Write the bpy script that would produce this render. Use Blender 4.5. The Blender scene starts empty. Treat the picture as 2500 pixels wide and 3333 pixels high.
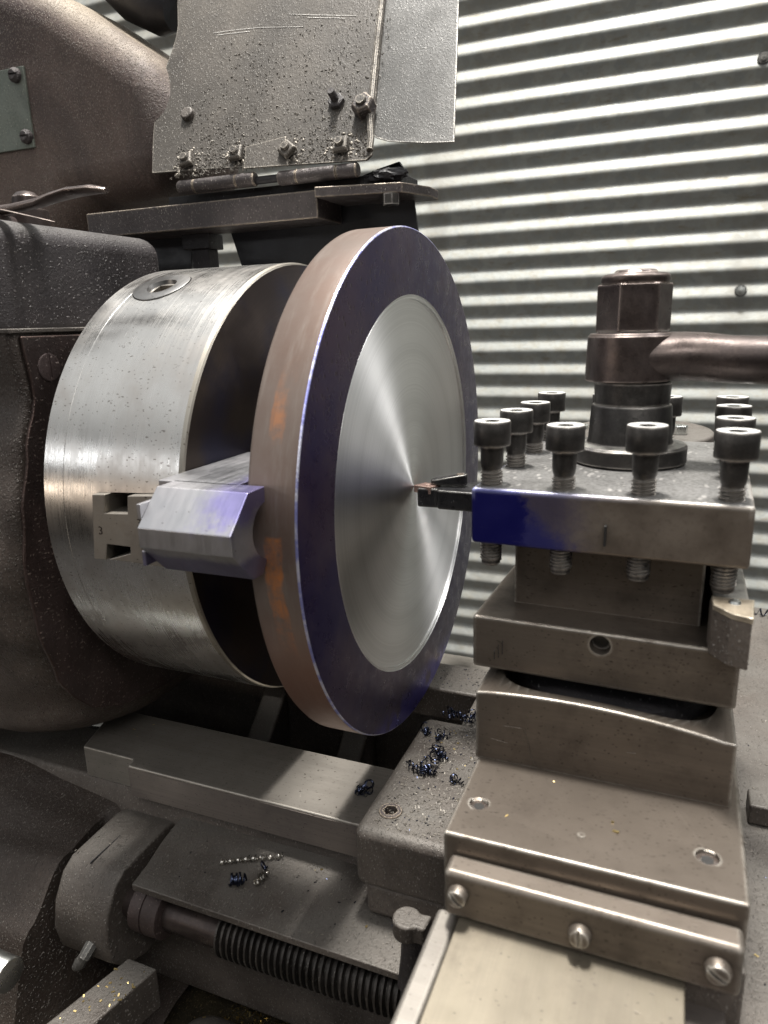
import bpy, bmesh, math, random
from mathutils import Vector, Matrix
random.seed(7)
S = bpy.context.scene
COL = S.collection
R = math.radians

# ------------------------------------------------------------ camera
cam = bpy.data.cameras.new('camera'); co = bpy.data.objects.new('camera', cam); COL.objects.link(co)
co.matrix_world = Matrix(((0.92557, -0.07218, 0.37163, 0.1980), (0.37759, 0.24648, -0.89256, -0.5446),
                          (-0.02718, 0.96646, 0.25539, 0.1315), (0, 0, 0, 1)))
cam.sensor_fit = 'VERTICAL'; cam.sensor_height = 36; cam.lens = 2342.77 * 36 / 3333
cam.clip_start = 0.02; cam.clip_end = 60
cam.dof.use_dof = True; cam.dof.focus_distance = 0.60; cam.dof.aperture_fstop = 9.5
S.camera = co
# ------------------------------------------------------------ world and light
W = bpy.data.worlds.new('World'); S.world = W; W.use_nodes = True
wn = W.node_tree.nodes; wl = W.node_tree.links
bg = wn['Background']; tc = wn.new('ShaderNodeTexCoord'); sp = wn.new('ShaderNodeSeparateXYZ'); cr = wn.new('ShaderNodeValToRGB')
mr = wn.new('ShaderNodeMapRange'); mr.inputs[1].default_value = -1; mr.inputs[2].default_value = 1
wl.new(tc.outputs['Generated'], sp.inputs[0]); wl.new(sp.outputs[2], mr.inputs[0]); wl.new(mr.outputs[0], cr.inputs[0]); wl.new(cr.outputs[0], bg.inputs[0])
e = cr.color_ramp.elements; e[0].position = .46; e[0].color = (.022, .020, .018, 1); e[1].position = .80; e[1].color = (.95, .96, .96, 1)
m_ = cr.color_ramp.elements.new(.62); m_.color = (.17, .17, .165, 1)
bg.inputs[1].default_value = .80

def area(name, loc, target, sx, sy, watts, col=(1, 1, 1), spin=0):
    l = bpy.data.lights.new(name, 'AREA'); l.shape = 'RECTANGLE'; l.size = sx; l.size_y = sy; l.energy = watts; l.color = col
    o = bpy.data.objects.new(name, l); COL.objects.link(o); o.location = loc
    d = (Vector(target) - Vector(loc)).normalized()
    o.rotation_euler = d.to_track_quat('-Z', 'Y').to_euler()
    return o
area('high_bay_lamp', (-.12, .30, 4.5), (0, .4, 0), .80, .40, 395, (1, .97, .91))
area('shop_lamp_overhead', (-.12, .0, 1.55), (-.1, -1.5, 0), .30, .6, 17, (1, .97, .93))
area('shop_lamp_right', (.85, .35, 1.45), (-.3, -1.2, 0), .40, .45, 14, (1, .98, .96))
area('added_fill_front', (.75, -1.25, 1.25), (0.05, -.1, -.05), .7, .25, 6.8, (1, .965, .92))  # unseen fill added on the camera side to lift front faces
area('added_strip_cool', (-1.85, -1.75, .56), (-.1, 0, 0), 1.5, .08, 3.2, (.95, .97, 1))  # unseen strip added for the cool reflection band on the chuck
area('added_strip_warm', (-1.85, -1.95, .02), (-.1, 0, 0), 1.5, .09, 2.6, (1, .82, .66))  # unseen low strip added for the warm chuck reflection band
S.view_settings.view_transform = 'Standard'; S.view_settings.look = 'None'; S.view_settings.gamma = 1
S.view_settings.exposure = 0.14; S.view_settings.use_curve_mapping = False

# ------------------------------------------------------------ materials
class NT:
    def __init__(s, name):
        s.m = bpy.data.materials.new(name); s.m.use_nodes = True; s.t = s.m.node_tree; s.n = s.t.nodes; s.l = s.t.links
        s.b = s.n['Principled BSDF']; s.co = s.n.new('ShaderNodeTexCoord').outputs['Object']
    def link(s, a, b): s.l.new(a, b)
    def mapping(s, sc, vec=None, loc=(0, 0, 0), rot=(0, 0, 0)):
        k = s.n.new('ShaderNodeMapping'); k.inputs['Scale'].default_value = sc; k.inputs['Location'].default_value = loc; k.inputs['Rotation'].default_value = rot
        s.link(vec or s.co, k.inputs[0]); return k.outputs[0]
    def noise(s, scale, detail=6, rough=.6, vec=None, dist=0):
        k = s.n.new('ShaderNodeTexNoise'); k.inputs['Scale'].default_value = scale; k.inputs['Detail'].default_value = detail
        k.inputs['Roughness'].default_value = rough; k.inputs['Distortion'].default_value = dist; s.link(vec or s.co, k.inputs['Vector']); return k.outputs['Fac']
    def ramp(s, fac, a, b, ca=0, cb=1):
        k = s.n.new('ShaderNodeMapRange'); k.inputs[1].default_value = a; k.inputs[2].default_value = b; k.inputs[3].default_value = ca; k.inputs[4].default_value = cb
        k.interpolation_type = 'SMOOTHSTEP'; s.link(fac, k.inputs[0]); return k.outputs[0]
    def mix(s, fac, a, b):
        k = s.n.new('ShaderNodeMix'); k.data_type = 'RGBA'
        if isinstance(fac, (int, float)): k.inputs[0].default_value = fac
        else: s.link(fac, k.inputs[0])
        for v, i in ((a, 6), (b, 7)):
            if isinstance(v, tuple): k.inputs[i].default_value = (*v, 1)
            else: s.link(v, k.inputs[i])
        return k.outputs[2]
    def math(s, op, a, b=0, c=0):
        k = s.n.new('ShaderNodeMath'); k.operation = op
        for i, v in enumerate((a, b, c)):
            if isinstance(v, (int, float)): k.inputs[i].default_value = v
            else: s.link(v, k.inputs[i])
        return k.outputs[0]
    def sep(s, vec=None):
        k = s.n.new('ShaderNodeSeparateXYZ'); s.link(vec or s.co, k.inputs[0]); return k.outputs
    def bump(s, h, strength, dist=.001, normal=None):
        k = s.n.new('ShaderNodeBump'); k.inputs['Strength'].default_value = strength; k.inputs['Distance'].default_value = dist; s.link(h, k.inputs['Height'])
        if normal: s.link(normal, k.inputs['Normal'])
        return k.outputs[0]
    def flecks(s, scale, size, keep, stretch=(1, .35, .6), warp=.004):
        """small elongated spots: 1 inside a fleck"""
        n = s.n.new('ShaderNodeTexNoise'); n.inputs['Scale'].default_value = scale * .35; n.inputs['Detail'].default_value = 2; s.link(s.co, n.inputs['Vector'])
        v = s.n.new('ShaderNodeVectorMath'); v.operation = 'SCALE'; v.inputs['Scale'].default_value = warp; s.link(n.outputs['Color'], v.inputs[0])
        a = s.n.new('ShaderNodeVectorMath'); a.operation = 'ADD'; s.link(s.co, a.inputs[0]); s.link(v.outputs[0], a.inputs[1])
        k = s.n.new('ShaderNodeTexVoronoi'); k.inputs['Scale'].default_value = scale; s.link(s.mapping(stretch, a.outputs[0], rot=(.5, .7, .9)), k.inputs['Vector'])
        d = s.ramp(k.outputs['Distance'], size, size * .6); c = s.sep(k.outputs['Color'])
        return s.math('MULTIPLY', d, s.math('LESS_THAN', c[0], keep)), c[1]

def grimy(name, c1, c2, rough=.6, metal=.3, ns=14, bump=.5, bscale=420, fleck=(.0, (.6, .57, .5)), dark=.15, wear_lit=None, dust_lit=None, fs=260):
    """oily painted or cast metal: two tone mottling, grit, bright chips, dirt, worn edges"""
    t = NT(name)
    a = t.noise(ns, 8, .65); base = t.mix(t.ramp(a, .32, .68), c1, c2)
    g = t.noise(bscale, 4, .7)
    base = t.mix(t.ramp(g, .50, .75, 0, .55), base, tuple(x * .35 for x in c1))
    base = t.mix(t.ramp(g, .46, .26, 0, .35), base, tuple(min(1, x * 1.7 + .01) for x in c2))
    h = g
    big = t.noise(ns * .35, 5, .6)
    base = t.mix(t.ramp(big, .62, .40, 0, dark * 3), base, tuple(x * .45 for x in c1))
    if fleck[0] > 0:
        f, r = t.flecks(fs * 2.3, .34, fleck[0] * .9, (1, .3, .55), .002); f2, r2 = t.flecks(fs * 4, .36, fleck[0] * .9, (1, .5, .35), .002)
        base = t.mix(t.math('MULTIPLY', f, .6), base, t.mix(r, tuple(x * .12 for x in fleck[1]), tuple(x * .8 for x in fleck[1])))
        base = t.mix(t.math('MULTIPLY', f2, .6), base, t.mix(r2, tuple(x * .12 for x in fleck[1]), fleck[1]))
        h = t.math('ADD', h, t.math('MULTIPLY', t.math('ADD', f, f2), .9))
    sm = t.noise(1, 7, .72, t.mapping((5, 5, 1.8), loc=(3, 1, 2)), 1.5)
    base = t.mix(t.ramp(sm, .50, .62, 0, .45), base, tuple(x * .5 for x in c1)); base = t.mix(t.ramp(sm, .40, .30, 0, .30), base, tuple(min(1, x * 1.35) for x in c2))
    if dust_lit:  # upward tint, for dust and for painted lamplight on screw tops
        nz = t.sep(t.n.new('ShaderNodeNewGeometry').outputs['Normal'])[2]
        dm = t.math('MULTIPLY', t.ramp(nz, .25, .95), t.ramp(t.noise(ns * 1.3, 6), .3, .62))
        base = t.mix(t.math('MULTIPLY', dm, .8), base, dust_lit)
    mt = metal
    if wear_lit:
        bv = t.n.new('ShaderNodeBevel'); bv.inputs[0].default_value = .0020; bv.samples = 3
        ge = t.n.new('ShaderNodeNewGeometry'); dp = t.n.new('ShaderNodeVectorMath'); dp.operation = 'DOT_PRODUCT'
        t.link(bv.outputs[0], dp.inputs[0]); t.link(ge.outputs['Normal'], dp.inputs[1])
        w = t.math('MULTIPLY', t.ramp(dp.outputs['Value'], .993, .93), t.ramp(t.noise(90, 5), .28, .5))
        base = t.mix(w, base, wear_lit); t.link(t.math('MAXIMUM', w, metal), t.b.inputs['Metallic'])
    else: t.b.inputs['Metallic'].default_value = metal
    t.link(base, t.b.inputs['Base Color'])
    t.link(t.ramp(t.noise(ns * 2.2, 6), .3, .7, rough - .13, rough + .13), t.b.inputs['Roughness'])
    n1 = t.bump(t.noise(ns * 4, 6), bump * .35, .0016)
    t.link(t.bump(h, bump, .0009, n1), t.b.inputs['Normal'])
    return t.m

def machined(name, col, stain, rough=.3, aniso=0., axis='X', lines=(900, 6, 6), lb=.15, specks=.25, metal=1., tint=None, radial=False, ns=18, spk=(.05, .04, .035), streak=1., wear_lit=None):
    """ground or turned bare steel with tool marks, stains and nicks"""
    t = NT(name)
    if radial:
        s_ = t.sep(); rr = t.math('SQRT', t.math('ADD', t.math('MULTIPLY', s_[1], s_[1]), t.math('MULTIPLY', s_[2], s_[2])))
        cv = t.n.new('ShaderNodeCombineXYZ'); t.link(rr, cv.inputs[0]); ln = t.noise(lines[0], 3, .8, cv.outputs[0])
        big = t.noise(26, 4, .6, cv.outputs[0])
    else:
        ln = t.noise(1, 4, .7, t.mapping(lines)); big = t.noise(1, 5, .6, t.mapping(tuple(x * .06 + 4 for x in lines)))
    st = t.noise(ns, 8, .65)
    base = t.mix(t.ramp(st, .42, .72, 0, .15 if radial and specks == 0 else 1), col, stain)
    base = t.mix(t.ramp(ln, .35, .7, 0, .22 * streak), base, tuple(x * .45 for x in col))
    base = t.mix(t.ramp(big, .40, .68, 0, .30 * streak), base, tuple(x * .6 for x in stain))
    if tint:
        for c, sc, lo, hi, off in tint:
            base = t.mix(t.ramp(t.noise(sc, 4, .55, t.mapping((1, 1, 1), loc=off)), lo, hi), base, c)
    h = ln
    if specks:
        f, r = t.flecks(620, .33, specks * .6, (.35, 1, 1), .003); f3, r3 = t.flecks(900, .36, specks * .6, (.5, 1, .7), .002)
        cl_ = t.ramp(t.noise(15, 4), .42, .62); f = t.math('MULTIPLY', f, cl_)
        base = t.mix(t.math('MULTIPLY', f, .85), base, spk); base = t.mix(t.math('MULTIPLY', f3, .7), base, spk)
        h = t.math('SUBTRACT', ln, t.math('MULTIPLY', f, 1.5))
    if wear_lit:  # edge tint, for wear and for the way's painted lit chamfer
        bv = t.n.new('ShaderNodeBevel'); bv.inputs[0].default_value = .0024; bv.samples = 3
        ge = t.n.new('ShaderNodeNewGeometry'); dp = t.n.new('ShaderNodeVectorMath'); dp.operation = 'DOT_PRODUCT'
        t.link(bv.outputs[0], dp.inputs[0]); t.link(ge.outputs['Normal'], dp.inputs[1])
        w = t.math('MULTIPLY', t.ramp(dp.outputs['Value'], .993, .93), t.ramp(t.noise(110, 6, .7), .30, .55)); base = t.mix(w, base, wear_lit)
    t.link(base, t.b.inputs['Base Color']); t.b.inputs['Metallic'].default_value = metal
    if radial and specks == 0: t.b.inputs['Roughness'].default_value = rough; t.b.inputs['Anisotropic Rotation'].default_value = .25
    if not (radial and specks == 0): t.link(t.math('ADD', t.ramp(st, .3, .75, rough - .05, rough + .14), t.ramp(ln, .3, .7, -.04, .05)), t.b.inputs['Roughness'])
    if aniso:
        t.b.inputs['Anisotropic'].default_value = aniso
        t.b.inputs['Anisotropic Rotation'].default_value = .25
        tg = t.n.new('ShaderNodeTangent'); tg.direction_type = 'RADIAL'; tg.axis = axis; t.link(tg.outputs[0], t.b.inputs['Tangent'])
    t.link(t.bump(h, lb, .0004), t.b.inputs['Normal'])
    return t.m

M = {}
M['cast'] = grimy('cast_iron_grimy', (.082, .068, .059), (.145, .123, .106), .52, .25, 9, .8, 380, (.45, (.5, .46, .42)), dust_lit=(.135, .125, .112))
M['cast_mid'] = grimy('cast_iron_mid', (.062, .046, .038), (.118, .092, .077), .50, .25, 11, 1.0, 330, (.6, (.36, .33, .29)), dark=.25)
M['end_brown'] = grimy('brown_end_plate', (.032, .022, .020), (.062, .042, .038), .42, .3, 9, .45, 500, (.35, (.32, .25, .21)), wear_lit=(.11, .07, .058))
M['scratch'] = grimy('bare_scratch', (.5, .48, .45), (.65, .63, .6), .5, .2)
M['cast_dark'] = grimy('cast_iron_dark', (.035, .03, .032), (.065, .055, .055), .55, .2, 10, .8, 420, (.4, (.22, .2, .19)), dust_lit=(.10, .095, .09))
M['cast_brown'] = grimy('cast_iron_brown', (.05, .034, .032), (.085, .06, .056), .5, .25, 8, .5, 500, (.12, (.5, .4, .35)))
M['cover'] = grimy('dusty_purple_brown_paint', (.060, .038, .034), (.108, .076, .062), .62, .1, 6, 1.0, 280, (1, (.44, .37, .30)), dust_lit=(.27, .225, .165), dark=.25)
M['guard'] = grimy('dusty_guard_sheet', (.072, .061, .050), (.128, .111, .093), .58, .15, 7, .55, 300, (.6, (.22, .20, .17)), dark=.3, wear_lit=(.34, .31, .27), fs=210)
M['guard2'] = grimy('grey_sheet', (.075, .072, .068), (.12, .116, .11), .5, .3, 12, .35, 420, (.6, (.30, .29, .27)), dark=.25, wear_lit=(.4, .38, .35))
M['guard_chip'] = grimy('stuck_chip', (.10, .09, .08), (.30, .27, .23), .5, .3, 400, .2, 900)
M['black'] = grimy('black_grease', (.012, .011, .013), (.028, .025, .028), .6, 0, 16, .9, 300, (.06, (.3, .3, .3)))
M['rubber'] = grimy('black_rubber', (.008, .008, .011), (.016, .015, .019), .5, 0, 8, .2, 300)
M['greasy_bar'] = grimy('brown_black_bar', (.055, .045, .045), (.10, .085, .082), .5, .3, 16, .8, 420, (.3, (.5, .45, .4)), wear_lit=(.45, .38, .3))
M['post'] = machined('worn_toolpost_steel', (.165, .138, .114), (.085, .069, .056), .38, lines=(9, 9, 620), lb=.14, specks=.26, metal=.66, ns=21, spk=(.04, .032, .026), streak=.9, wear_lit=(.52, .49, .44))
M['post_top'] = grimy('toolpost_top_dusty', (.16, .155, .15), (.24, .23, .225), .5, .45, 20, .5, 480, (.3, (.5, .48, .45)), wear_lit=(.75, .72, .68))
M['screw'] = grimy('black_oxide_screw', (.045, .042, .04), (.085, .078, .072), .4, .6, 60, .15, 900, wear_lit=(.6, .56, .52), dust_lit=(.42, .41, .38))  # pale upward tint paints the lamplight on the screw tops
M['pale_mark'] = grimy('pale_smear', (.12, .10, .08), (.24, .20, .165), .55, .3, 200, .3, 600)
M['screw_top_lit'] = machined('screw_head_lit_top', (.85, .84, .82), (.65, .63, .6), .5, specks=.1, lb=.08)  # head tops coloured pale to paint the overhead lamplight
M['tipmat'] = grimy('dull_tan_tool_tip', (.26, .215, .16), (.46, .39, .30), .4, .4, 90, .1, 900, wear_lit=(.75, .68, .55))
M['screw_b'] = grimy('screw_thread_steel', (.04, .036, .033), (.085, .075, .068), .4, .6, 60, .3, 600, (.2, (.3, .28, .25)))
M['lever'] = grimy('dark_bronze_handled_steel', (.055, .042, .040), (.11, .085, .076), .36, .6, 30, .12, 700, wear_lit=(.5, .42, .38))
M['bright'] = machined('bright_plated_steel', (.75, .77, .75), (.55, .56, .54), .25, specks=.05)
M['way'] = machined('ground_bed_way', (.31, .285, .255), (.215, .195, .172), .44, lines=(5, 700, 200), lb=.1, specks=.16, metal=.7, ns=13, wear_lit=(.5, .47, .42))  # pale edge tint paints the lit chamfer of the way
M['wayside'] = machined('bed_way_side', (.22, .19, .17), (.15, .13, .12), .5, lines=(4, 300, 500), lb=.1, specks=.18, metal=.6)
M['slide'] = machined('scraped_compound_slide', (.265, .232, .178), (.175, .15, .115), .42, lines=(170, 4, 4), lb=.2, specks=.10, metal=.55, ns=30, streak=1.6)
M['chuck'] = machined('turned_chuck_steel', (.66, .645, .62), (.50, .47, .44), .25, .5, 'X', (1300, 10, 10), .02, .22, streak=.35, spk=(.16, .14, .12))
M['chuck_edge'] = machined('chuck_worn_edge', (.40, .375, .33), (.30, .275, .24), .4, specks=.1)
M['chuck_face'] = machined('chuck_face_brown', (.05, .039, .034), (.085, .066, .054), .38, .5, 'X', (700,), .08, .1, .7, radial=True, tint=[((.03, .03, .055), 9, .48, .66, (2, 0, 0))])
M['jaw'] = machined('ground_jaw_steel', (.50, .50, .52), (.40, .385, .40), .38, lines=(260, 30, 30), lb=.05, specks=.03, streak=.6)
_m = M['jaw']; _n = _m.node_tree.nodes; _l = _m.node_tree.links; _b = _n['Principled BSDF']; t = NT.__new__(NT); t.m = _m; t.t = _m.node_tree; t.n = _n; t.l = _l; t.b = _b; t.co = _n.new('ShaderNodeTexCoord').outputs['Object']
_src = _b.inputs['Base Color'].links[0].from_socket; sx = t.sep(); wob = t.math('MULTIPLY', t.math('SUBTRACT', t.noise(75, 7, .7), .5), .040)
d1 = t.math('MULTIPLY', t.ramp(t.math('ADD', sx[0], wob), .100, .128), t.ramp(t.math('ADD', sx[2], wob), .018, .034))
d2 = t.math('MULTIPLY', t.ramp(t.math('ADD', sx[2], t.math('MULTIPLY', wob, .25)), .008, .002), .75)  # blue dye that also paints the shade of the lower facet
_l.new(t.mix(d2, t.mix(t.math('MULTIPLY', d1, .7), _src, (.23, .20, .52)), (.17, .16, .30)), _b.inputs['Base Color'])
M['masterjaw'] = machined('master_jaw_steel', (.46, .43, .39), (.34, .31, .27), .4, lines=(160, 160, 160), lb=.06, specks=.06)
M['keyring'] = machined('key_socket_ring', (.34, .335, .33), (.26, .25, .24), .35, specks=.1, lb=.06)
M['turned'] = machined('freshly_faced_steel', (.90, .90, .90), (.82, .82, .81), .44, .86, 'X', (700,), .06, 0, radial=True, ns=3)
# blue-violet marked ring of the disc
t = NT('blue_heat_marked_ring')
st = t.noise(12, 8, .62); fine = t.noise(70, 6, .7)
base = t.mix(t.ramp(st, .36, .66), (.030, .022, .070), (.066, .044, .074))
base = t.mix(t.ramp(fine, .55, .75, 0, .5), base, (.085, .066, .08))
f, r = t.flecks(420, .42, .35, (1, .8, .5), .003); zz = t.sep()
msk = t.ramp(zz[2], .02, .13); pit = t.math('MULTIPLY', f, msk)
base = t.mix(t.math('MULTIPLY', pit, .75), base, (.035, .02, .02))
low = t.ramp(zz[2], -.165, -.185); lown = t.math('MULTIPLY', low, t.ramp(t.noise(30, 5), .40, .5))
base = t.mix(lown, base, (.06, .05, .26))
t.link(base, t.b.inputs['Base Color']); t.b.inputs['Metallic'].default_value = .62
t.link(t.ramp(fine, .3, .7, .24, .42), t.b.inputs['Roughness'])
t.link(t.bump(t.math('SUBTRACT', fine, t.math('MULTIPLY', pit, 1.4)), .25, .0007), t.b.inputs['Normal'])
M['ring'] = t.m
# brown rusty rim, orange reflection bands painted into its colour
t = NT('rusty_rim_painted_reflection')
st = t.noise(10, 8, .6); fine = t.noise(1, 5, .7, t.mapping((160, 20, 20)))
base = t.mix(t.ramp(st, .35, .68), (.185, .148, .128), (.145, .098, .078))
base = t.mix(t.ramp(fine, .45, .75, 0, .5), base, (.25, .215, .19))
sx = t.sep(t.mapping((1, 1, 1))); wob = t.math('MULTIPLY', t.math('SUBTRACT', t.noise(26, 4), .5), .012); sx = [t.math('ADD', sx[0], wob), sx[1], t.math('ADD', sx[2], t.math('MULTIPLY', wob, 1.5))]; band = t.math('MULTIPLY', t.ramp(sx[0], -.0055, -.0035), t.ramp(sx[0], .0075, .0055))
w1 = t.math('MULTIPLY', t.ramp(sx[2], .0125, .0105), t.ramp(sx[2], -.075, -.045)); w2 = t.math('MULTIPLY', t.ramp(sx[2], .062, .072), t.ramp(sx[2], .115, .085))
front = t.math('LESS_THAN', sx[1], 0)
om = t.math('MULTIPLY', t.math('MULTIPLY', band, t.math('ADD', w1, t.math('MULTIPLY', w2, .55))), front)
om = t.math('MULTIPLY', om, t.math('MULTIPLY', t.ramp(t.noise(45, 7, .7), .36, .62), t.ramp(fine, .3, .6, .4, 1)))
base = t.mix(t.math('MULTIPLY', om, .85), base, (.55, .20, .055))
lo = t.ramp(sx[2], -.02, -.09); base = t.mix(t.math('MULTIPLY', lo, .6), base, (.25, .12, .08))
t.link(base, t.b.inputs['Base Color']); t.b.inputs['Metallic'].default_value = .5
t.link(t.ramp(st, .3, .7, .38, .52), t.b.inputs['Roughness']); t.link(t.bump(fine, .12, .0004), t.b.inputs['Normal'])
M['rim'] = t.m
t = NT('blue_white_rim_edge')  # blue-white mottle on the thin front edge of the rim
t.link(t.mix(t.ramp(t.noise(60, 6, .7), .42, .58), (.26, .27, .58), (.62, .62, .74)), t.b.inputs['Base Color']); t.b.inputs['Metallic'].default_value = .7; t.b.inputs['Roughness'].default_value = .38
t.link(t.bump(t.noise(500, 4), .4, .0006), t.b.inputs['Normal']); M['rim_edge'] = t.m
# toolpost upper plate with blue layout fluid
t = NT('toolpost_plate_blue_marked')
sx = t.sep(); a = t.noise(30, 7, .6)
brown = t.mix(t.ramp(a, .3, .7), (.125, .10, .08), (.20, .168, .138)); brown = t.mix(t.ramp(t.noise(400, 4, .7), .5, .75, 0, .5), brown, (.09, .07, .055))
nz = t.math('MULTIPLY', t.math('SUBTRACT', t.noise(110, 9, .8), .5), .034)
edge = t.math('ADD', sx[0], nz)
vio = t.mix(t.ramp(edge, .040, .072), (.085, .072, .11), brown); vio2 = t.mix(t.ramp(t.math('ADD', edge, t.math('MULTIPLY', sx[2], 1.1)), .045, .064), (.03, .03, .15), vio)
base = t.mix(t.ramp(t.math('ADD', edge, t.math('MULTIPLY', t.math('ABSOLUTE', t.math('SUBTRACT', sx[2], .016)), .25)), .0275, .034), (.006, .006, .11), vio2)
scr = t.math('MULTIPLY', t.ramp(t.noise(1, 5, .75, t.mapping((60, 60, 900), rot=(0, .25, 0))), .60, .70), t.ramp(t.noise(45, 5), .42, .60)); base = t.mix(t.math('MULTIPLY', scr, .55), base, (.16, .14, .17))
gn = t.sep(t.n.new('ShaderNodeNewGeometry').outputs['Normal'])
topc = t.mix(t.ramp(t.noise(500, 4, .7), .35, .7), (.25, .245, .24), (.12, .115, .11)); f, r = t.flecks(300, .42, .3); topc = t.mix(t.math('MULTIPLY', f, .6), topc, (.5, .48, .46))
base = t.mix(t.ramp(gn[2], .6, .9), base, topc)
bv = t.n.new('ShaderNodeBevel'); bv.inputs[0].default_value = .0032; bv.samples = 4
ge = t.n.new('ShaderNodeNewGeometry'); dp = t.n.new('ShaderNodeVectorMath'); dp.operation = 'DOT_PRODUCT'; t.link(bv.outputs[0], dp.inputs[0]); t.link(ge.outputs['Normal'], dp.inputs[1])
w = t.math('MULTIPLY', t.ramp(dp.outputs['Value'], .995, .92), t.ramp(sx[2], .025, .03)); base = t.mix(w, base, t.mix(t.ramp(edge, .04, .10), (.55, .58, .95), (.72, .68, .62)))
t.link(base, t.b.inputs['Base Color']); t.b.inputs['Metallic'].default_value = .5; t.link(t.ramp(a, .3, .7, .33, .5), t.b.inputs['Roughness'])
t.link(t.bump(t.noise(450, 4), .2, .0006), t.b.inputs['Normal']); M['post_blue'] = t.m
# galvanised wall
t = NT('galvanised_corrugated_sheet')
v = t.n.new('ShaderNodeTexVoronoi'); v.inputs['Scale'].default_value = 42; t.link(t.mapping((1, 1, 1)), v.inputs['Vector'])
s1 = t.sep(v.outputs['Color'])[0]
base = t.mix(s1, (.295, .31, .30), (.385, .39, .37))
base = t.mix(t.ramp(t.noise(38, 9, .8), .44, .66, 0, .8), base, (.31, .295, .245)); base = t.mix(t.ramp(t.noise(120, 5, .8), .58, .72, 0, .7), base, (.17, .15, .11)); base = t.mix(t.ramp(t.noise(1, 4, .6, t.mapping((5, 5, 1.2))), .55, .7, 0, .45), base, (.20, .19, .17))
base = t.mix(t.ramp(t.noise(1, 6, .7, t.mapping((14, 14, 60))), .56, .70, 0, .75), base, (.22, .185, .13))
base = t.mix(t.ramp(t.noise(2.2, 5, .6), .45, .7, 0, .4), base, (.28, .265, .23))
t.link(base, t.b.inputs['Base Color']); t.b.inputs['Metallic'].default_value = .25; t.link(t.ramp(s1, 0, 1, .48, .6), t.b.inputs['Roughness'])
t.link(t.bump(t.noise(70, 5, .7), .35, .003), t.b.inputs['Normal']); M['wall'] = t.m
M['carbide'] = grimy('copper_brown_carbide', (.30, .19, .16), (.40, .27, .23), .35, .4, 80, .1, 900, wear_lit=(.65, .5, .42))
M['holder'] = grimy('black_tool_holder', (.018, .018, .02), (.035, .034, .036), .35, .4, 60, .15, 900, (.03, (.4, .4, .4)), wear_lit=(.25, .24, .22))
M['silver_holder'] = machined('silver_shank', (.7, .7, .68), (.6, .6, .58), .3, specks=.08)
M['swarf'] = machined('blue_black_swarf', (.05, .06, .10), (.02, .02, .03), .22, specks=0, lb=0)
M['swarf_s'] = machined('silver_swarf', (.62, .6, .56), (.4, .35, .28), .25, specks=0, lb=0)
M['brass'] = machined('brass_chip', (.78, .62, .30), (.6, .45, .2), .35, specks=0, lb=0)
M['chipgrey'] = machined('grey_chip', (.30, .29, .27), (.16, .15, .14), .35, specks=0, lb=0)
M['plate_green'] = grimy('green_grey_nameplate', (.10, .12, .10), (.15, .165, .14), .5, .3, 16, .4, 500, (.15, (.5, .5, .42)))
M['tray'] = grimy('oily_tray', (.03, .025, .018), (.07, .058, .035), .4, .1, 30, .8, 300, (.4, (.5, .38, .18)))
M['blackhole'] = grimy('shade_mark_black', (.01, .01, .01), (.02, .018, .016), .6, 0)  # near-black for painted socket shade and the index mark

# ------------------------------------------------------------ mesh helpers
def fin(name, bm, mat, parent=None, bev=0, seg=3, sharp=35, origin=None, label=None):
    off = Vector((0, 0, 0))
    if parent is not None:
        q = parent
        while q: off += q.location; q = q.parent
    elif origin: off = Vector(origin)
    bmesh.ops.recalc_face_normals(bm, faces=bm.faces)
    bmesh.ops.translate(bm, verts=bm.verts, vec=-off)
    me = bpy.data.meshes.new(name); bm.to_mesh(me); bm.free()
    for p in me.polygons: p.use_smooth = True
    me.set_sharp_from_angle(angle=R(sharp))
    o = bpy.data.objects.new(name, me); COL.objects.link(o)
    if isinstance(mat, str): mat = M[mat]
    me.materials.append(mat)
    if parent is not None: o.parent = parent
    elif origin: o.location = origin
    if bev:
        b = o.modifiers.new('bevel', 'BEVEL'); b.width = bev; b.segments = seg; b.limit_method = 'ANGLE'; b.angle_limit = R(30); b.harden_normals = True
    if label: o['label'] = label
    return o
def thing(name, label, cat, loc=(0, 0, 0), group=None):
    o = bpy.data.objects.new(name, None); COL.objects.link(o); o.location = loc; o.empty_display_size = .02
    tag(o, label, cat, group); return o
def tag(o, label, cat, group=None, kind=None):
    o['label'] = label; o['category'] = cat
    if group: o['group'] = group
    if kind: o['kind'] = kind
    return o
def box(bm, x0, x1, y0, y1, z0, z1, rz=0, piv=None):
    vs = [bm.verts.new(p) for p in ((x0, y0, z0), (x1, y0, z0), (x1, y1, z0), (x0, y1, z0), (x0, y0, z1), (x1, y0, z1), (x1, y1, z1), (x0, y1, z1))]
    for f in ((0, 3, 2, 1), (4, 5, 6, 7), (0, 1, 5, 4), (1, 2, 6, 5), (2, 3, 7, 6), (3, 0, 4, 7)): bm.faces.new([vs[i] for i in f])
    if rz:
        piv = Vector(piv or ((x0 + x1) / 2, (y0 + y1) / 2, 0)); bmesh.ops.rotate(bm, verts=vs, cent=piv, matrix=Matrix.Rotation(rz, 3, 'Z'))
    return vs
def B(*a, **k):
    bm = bmesh.new(); box(bm, *a, **k); return bm
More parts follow.
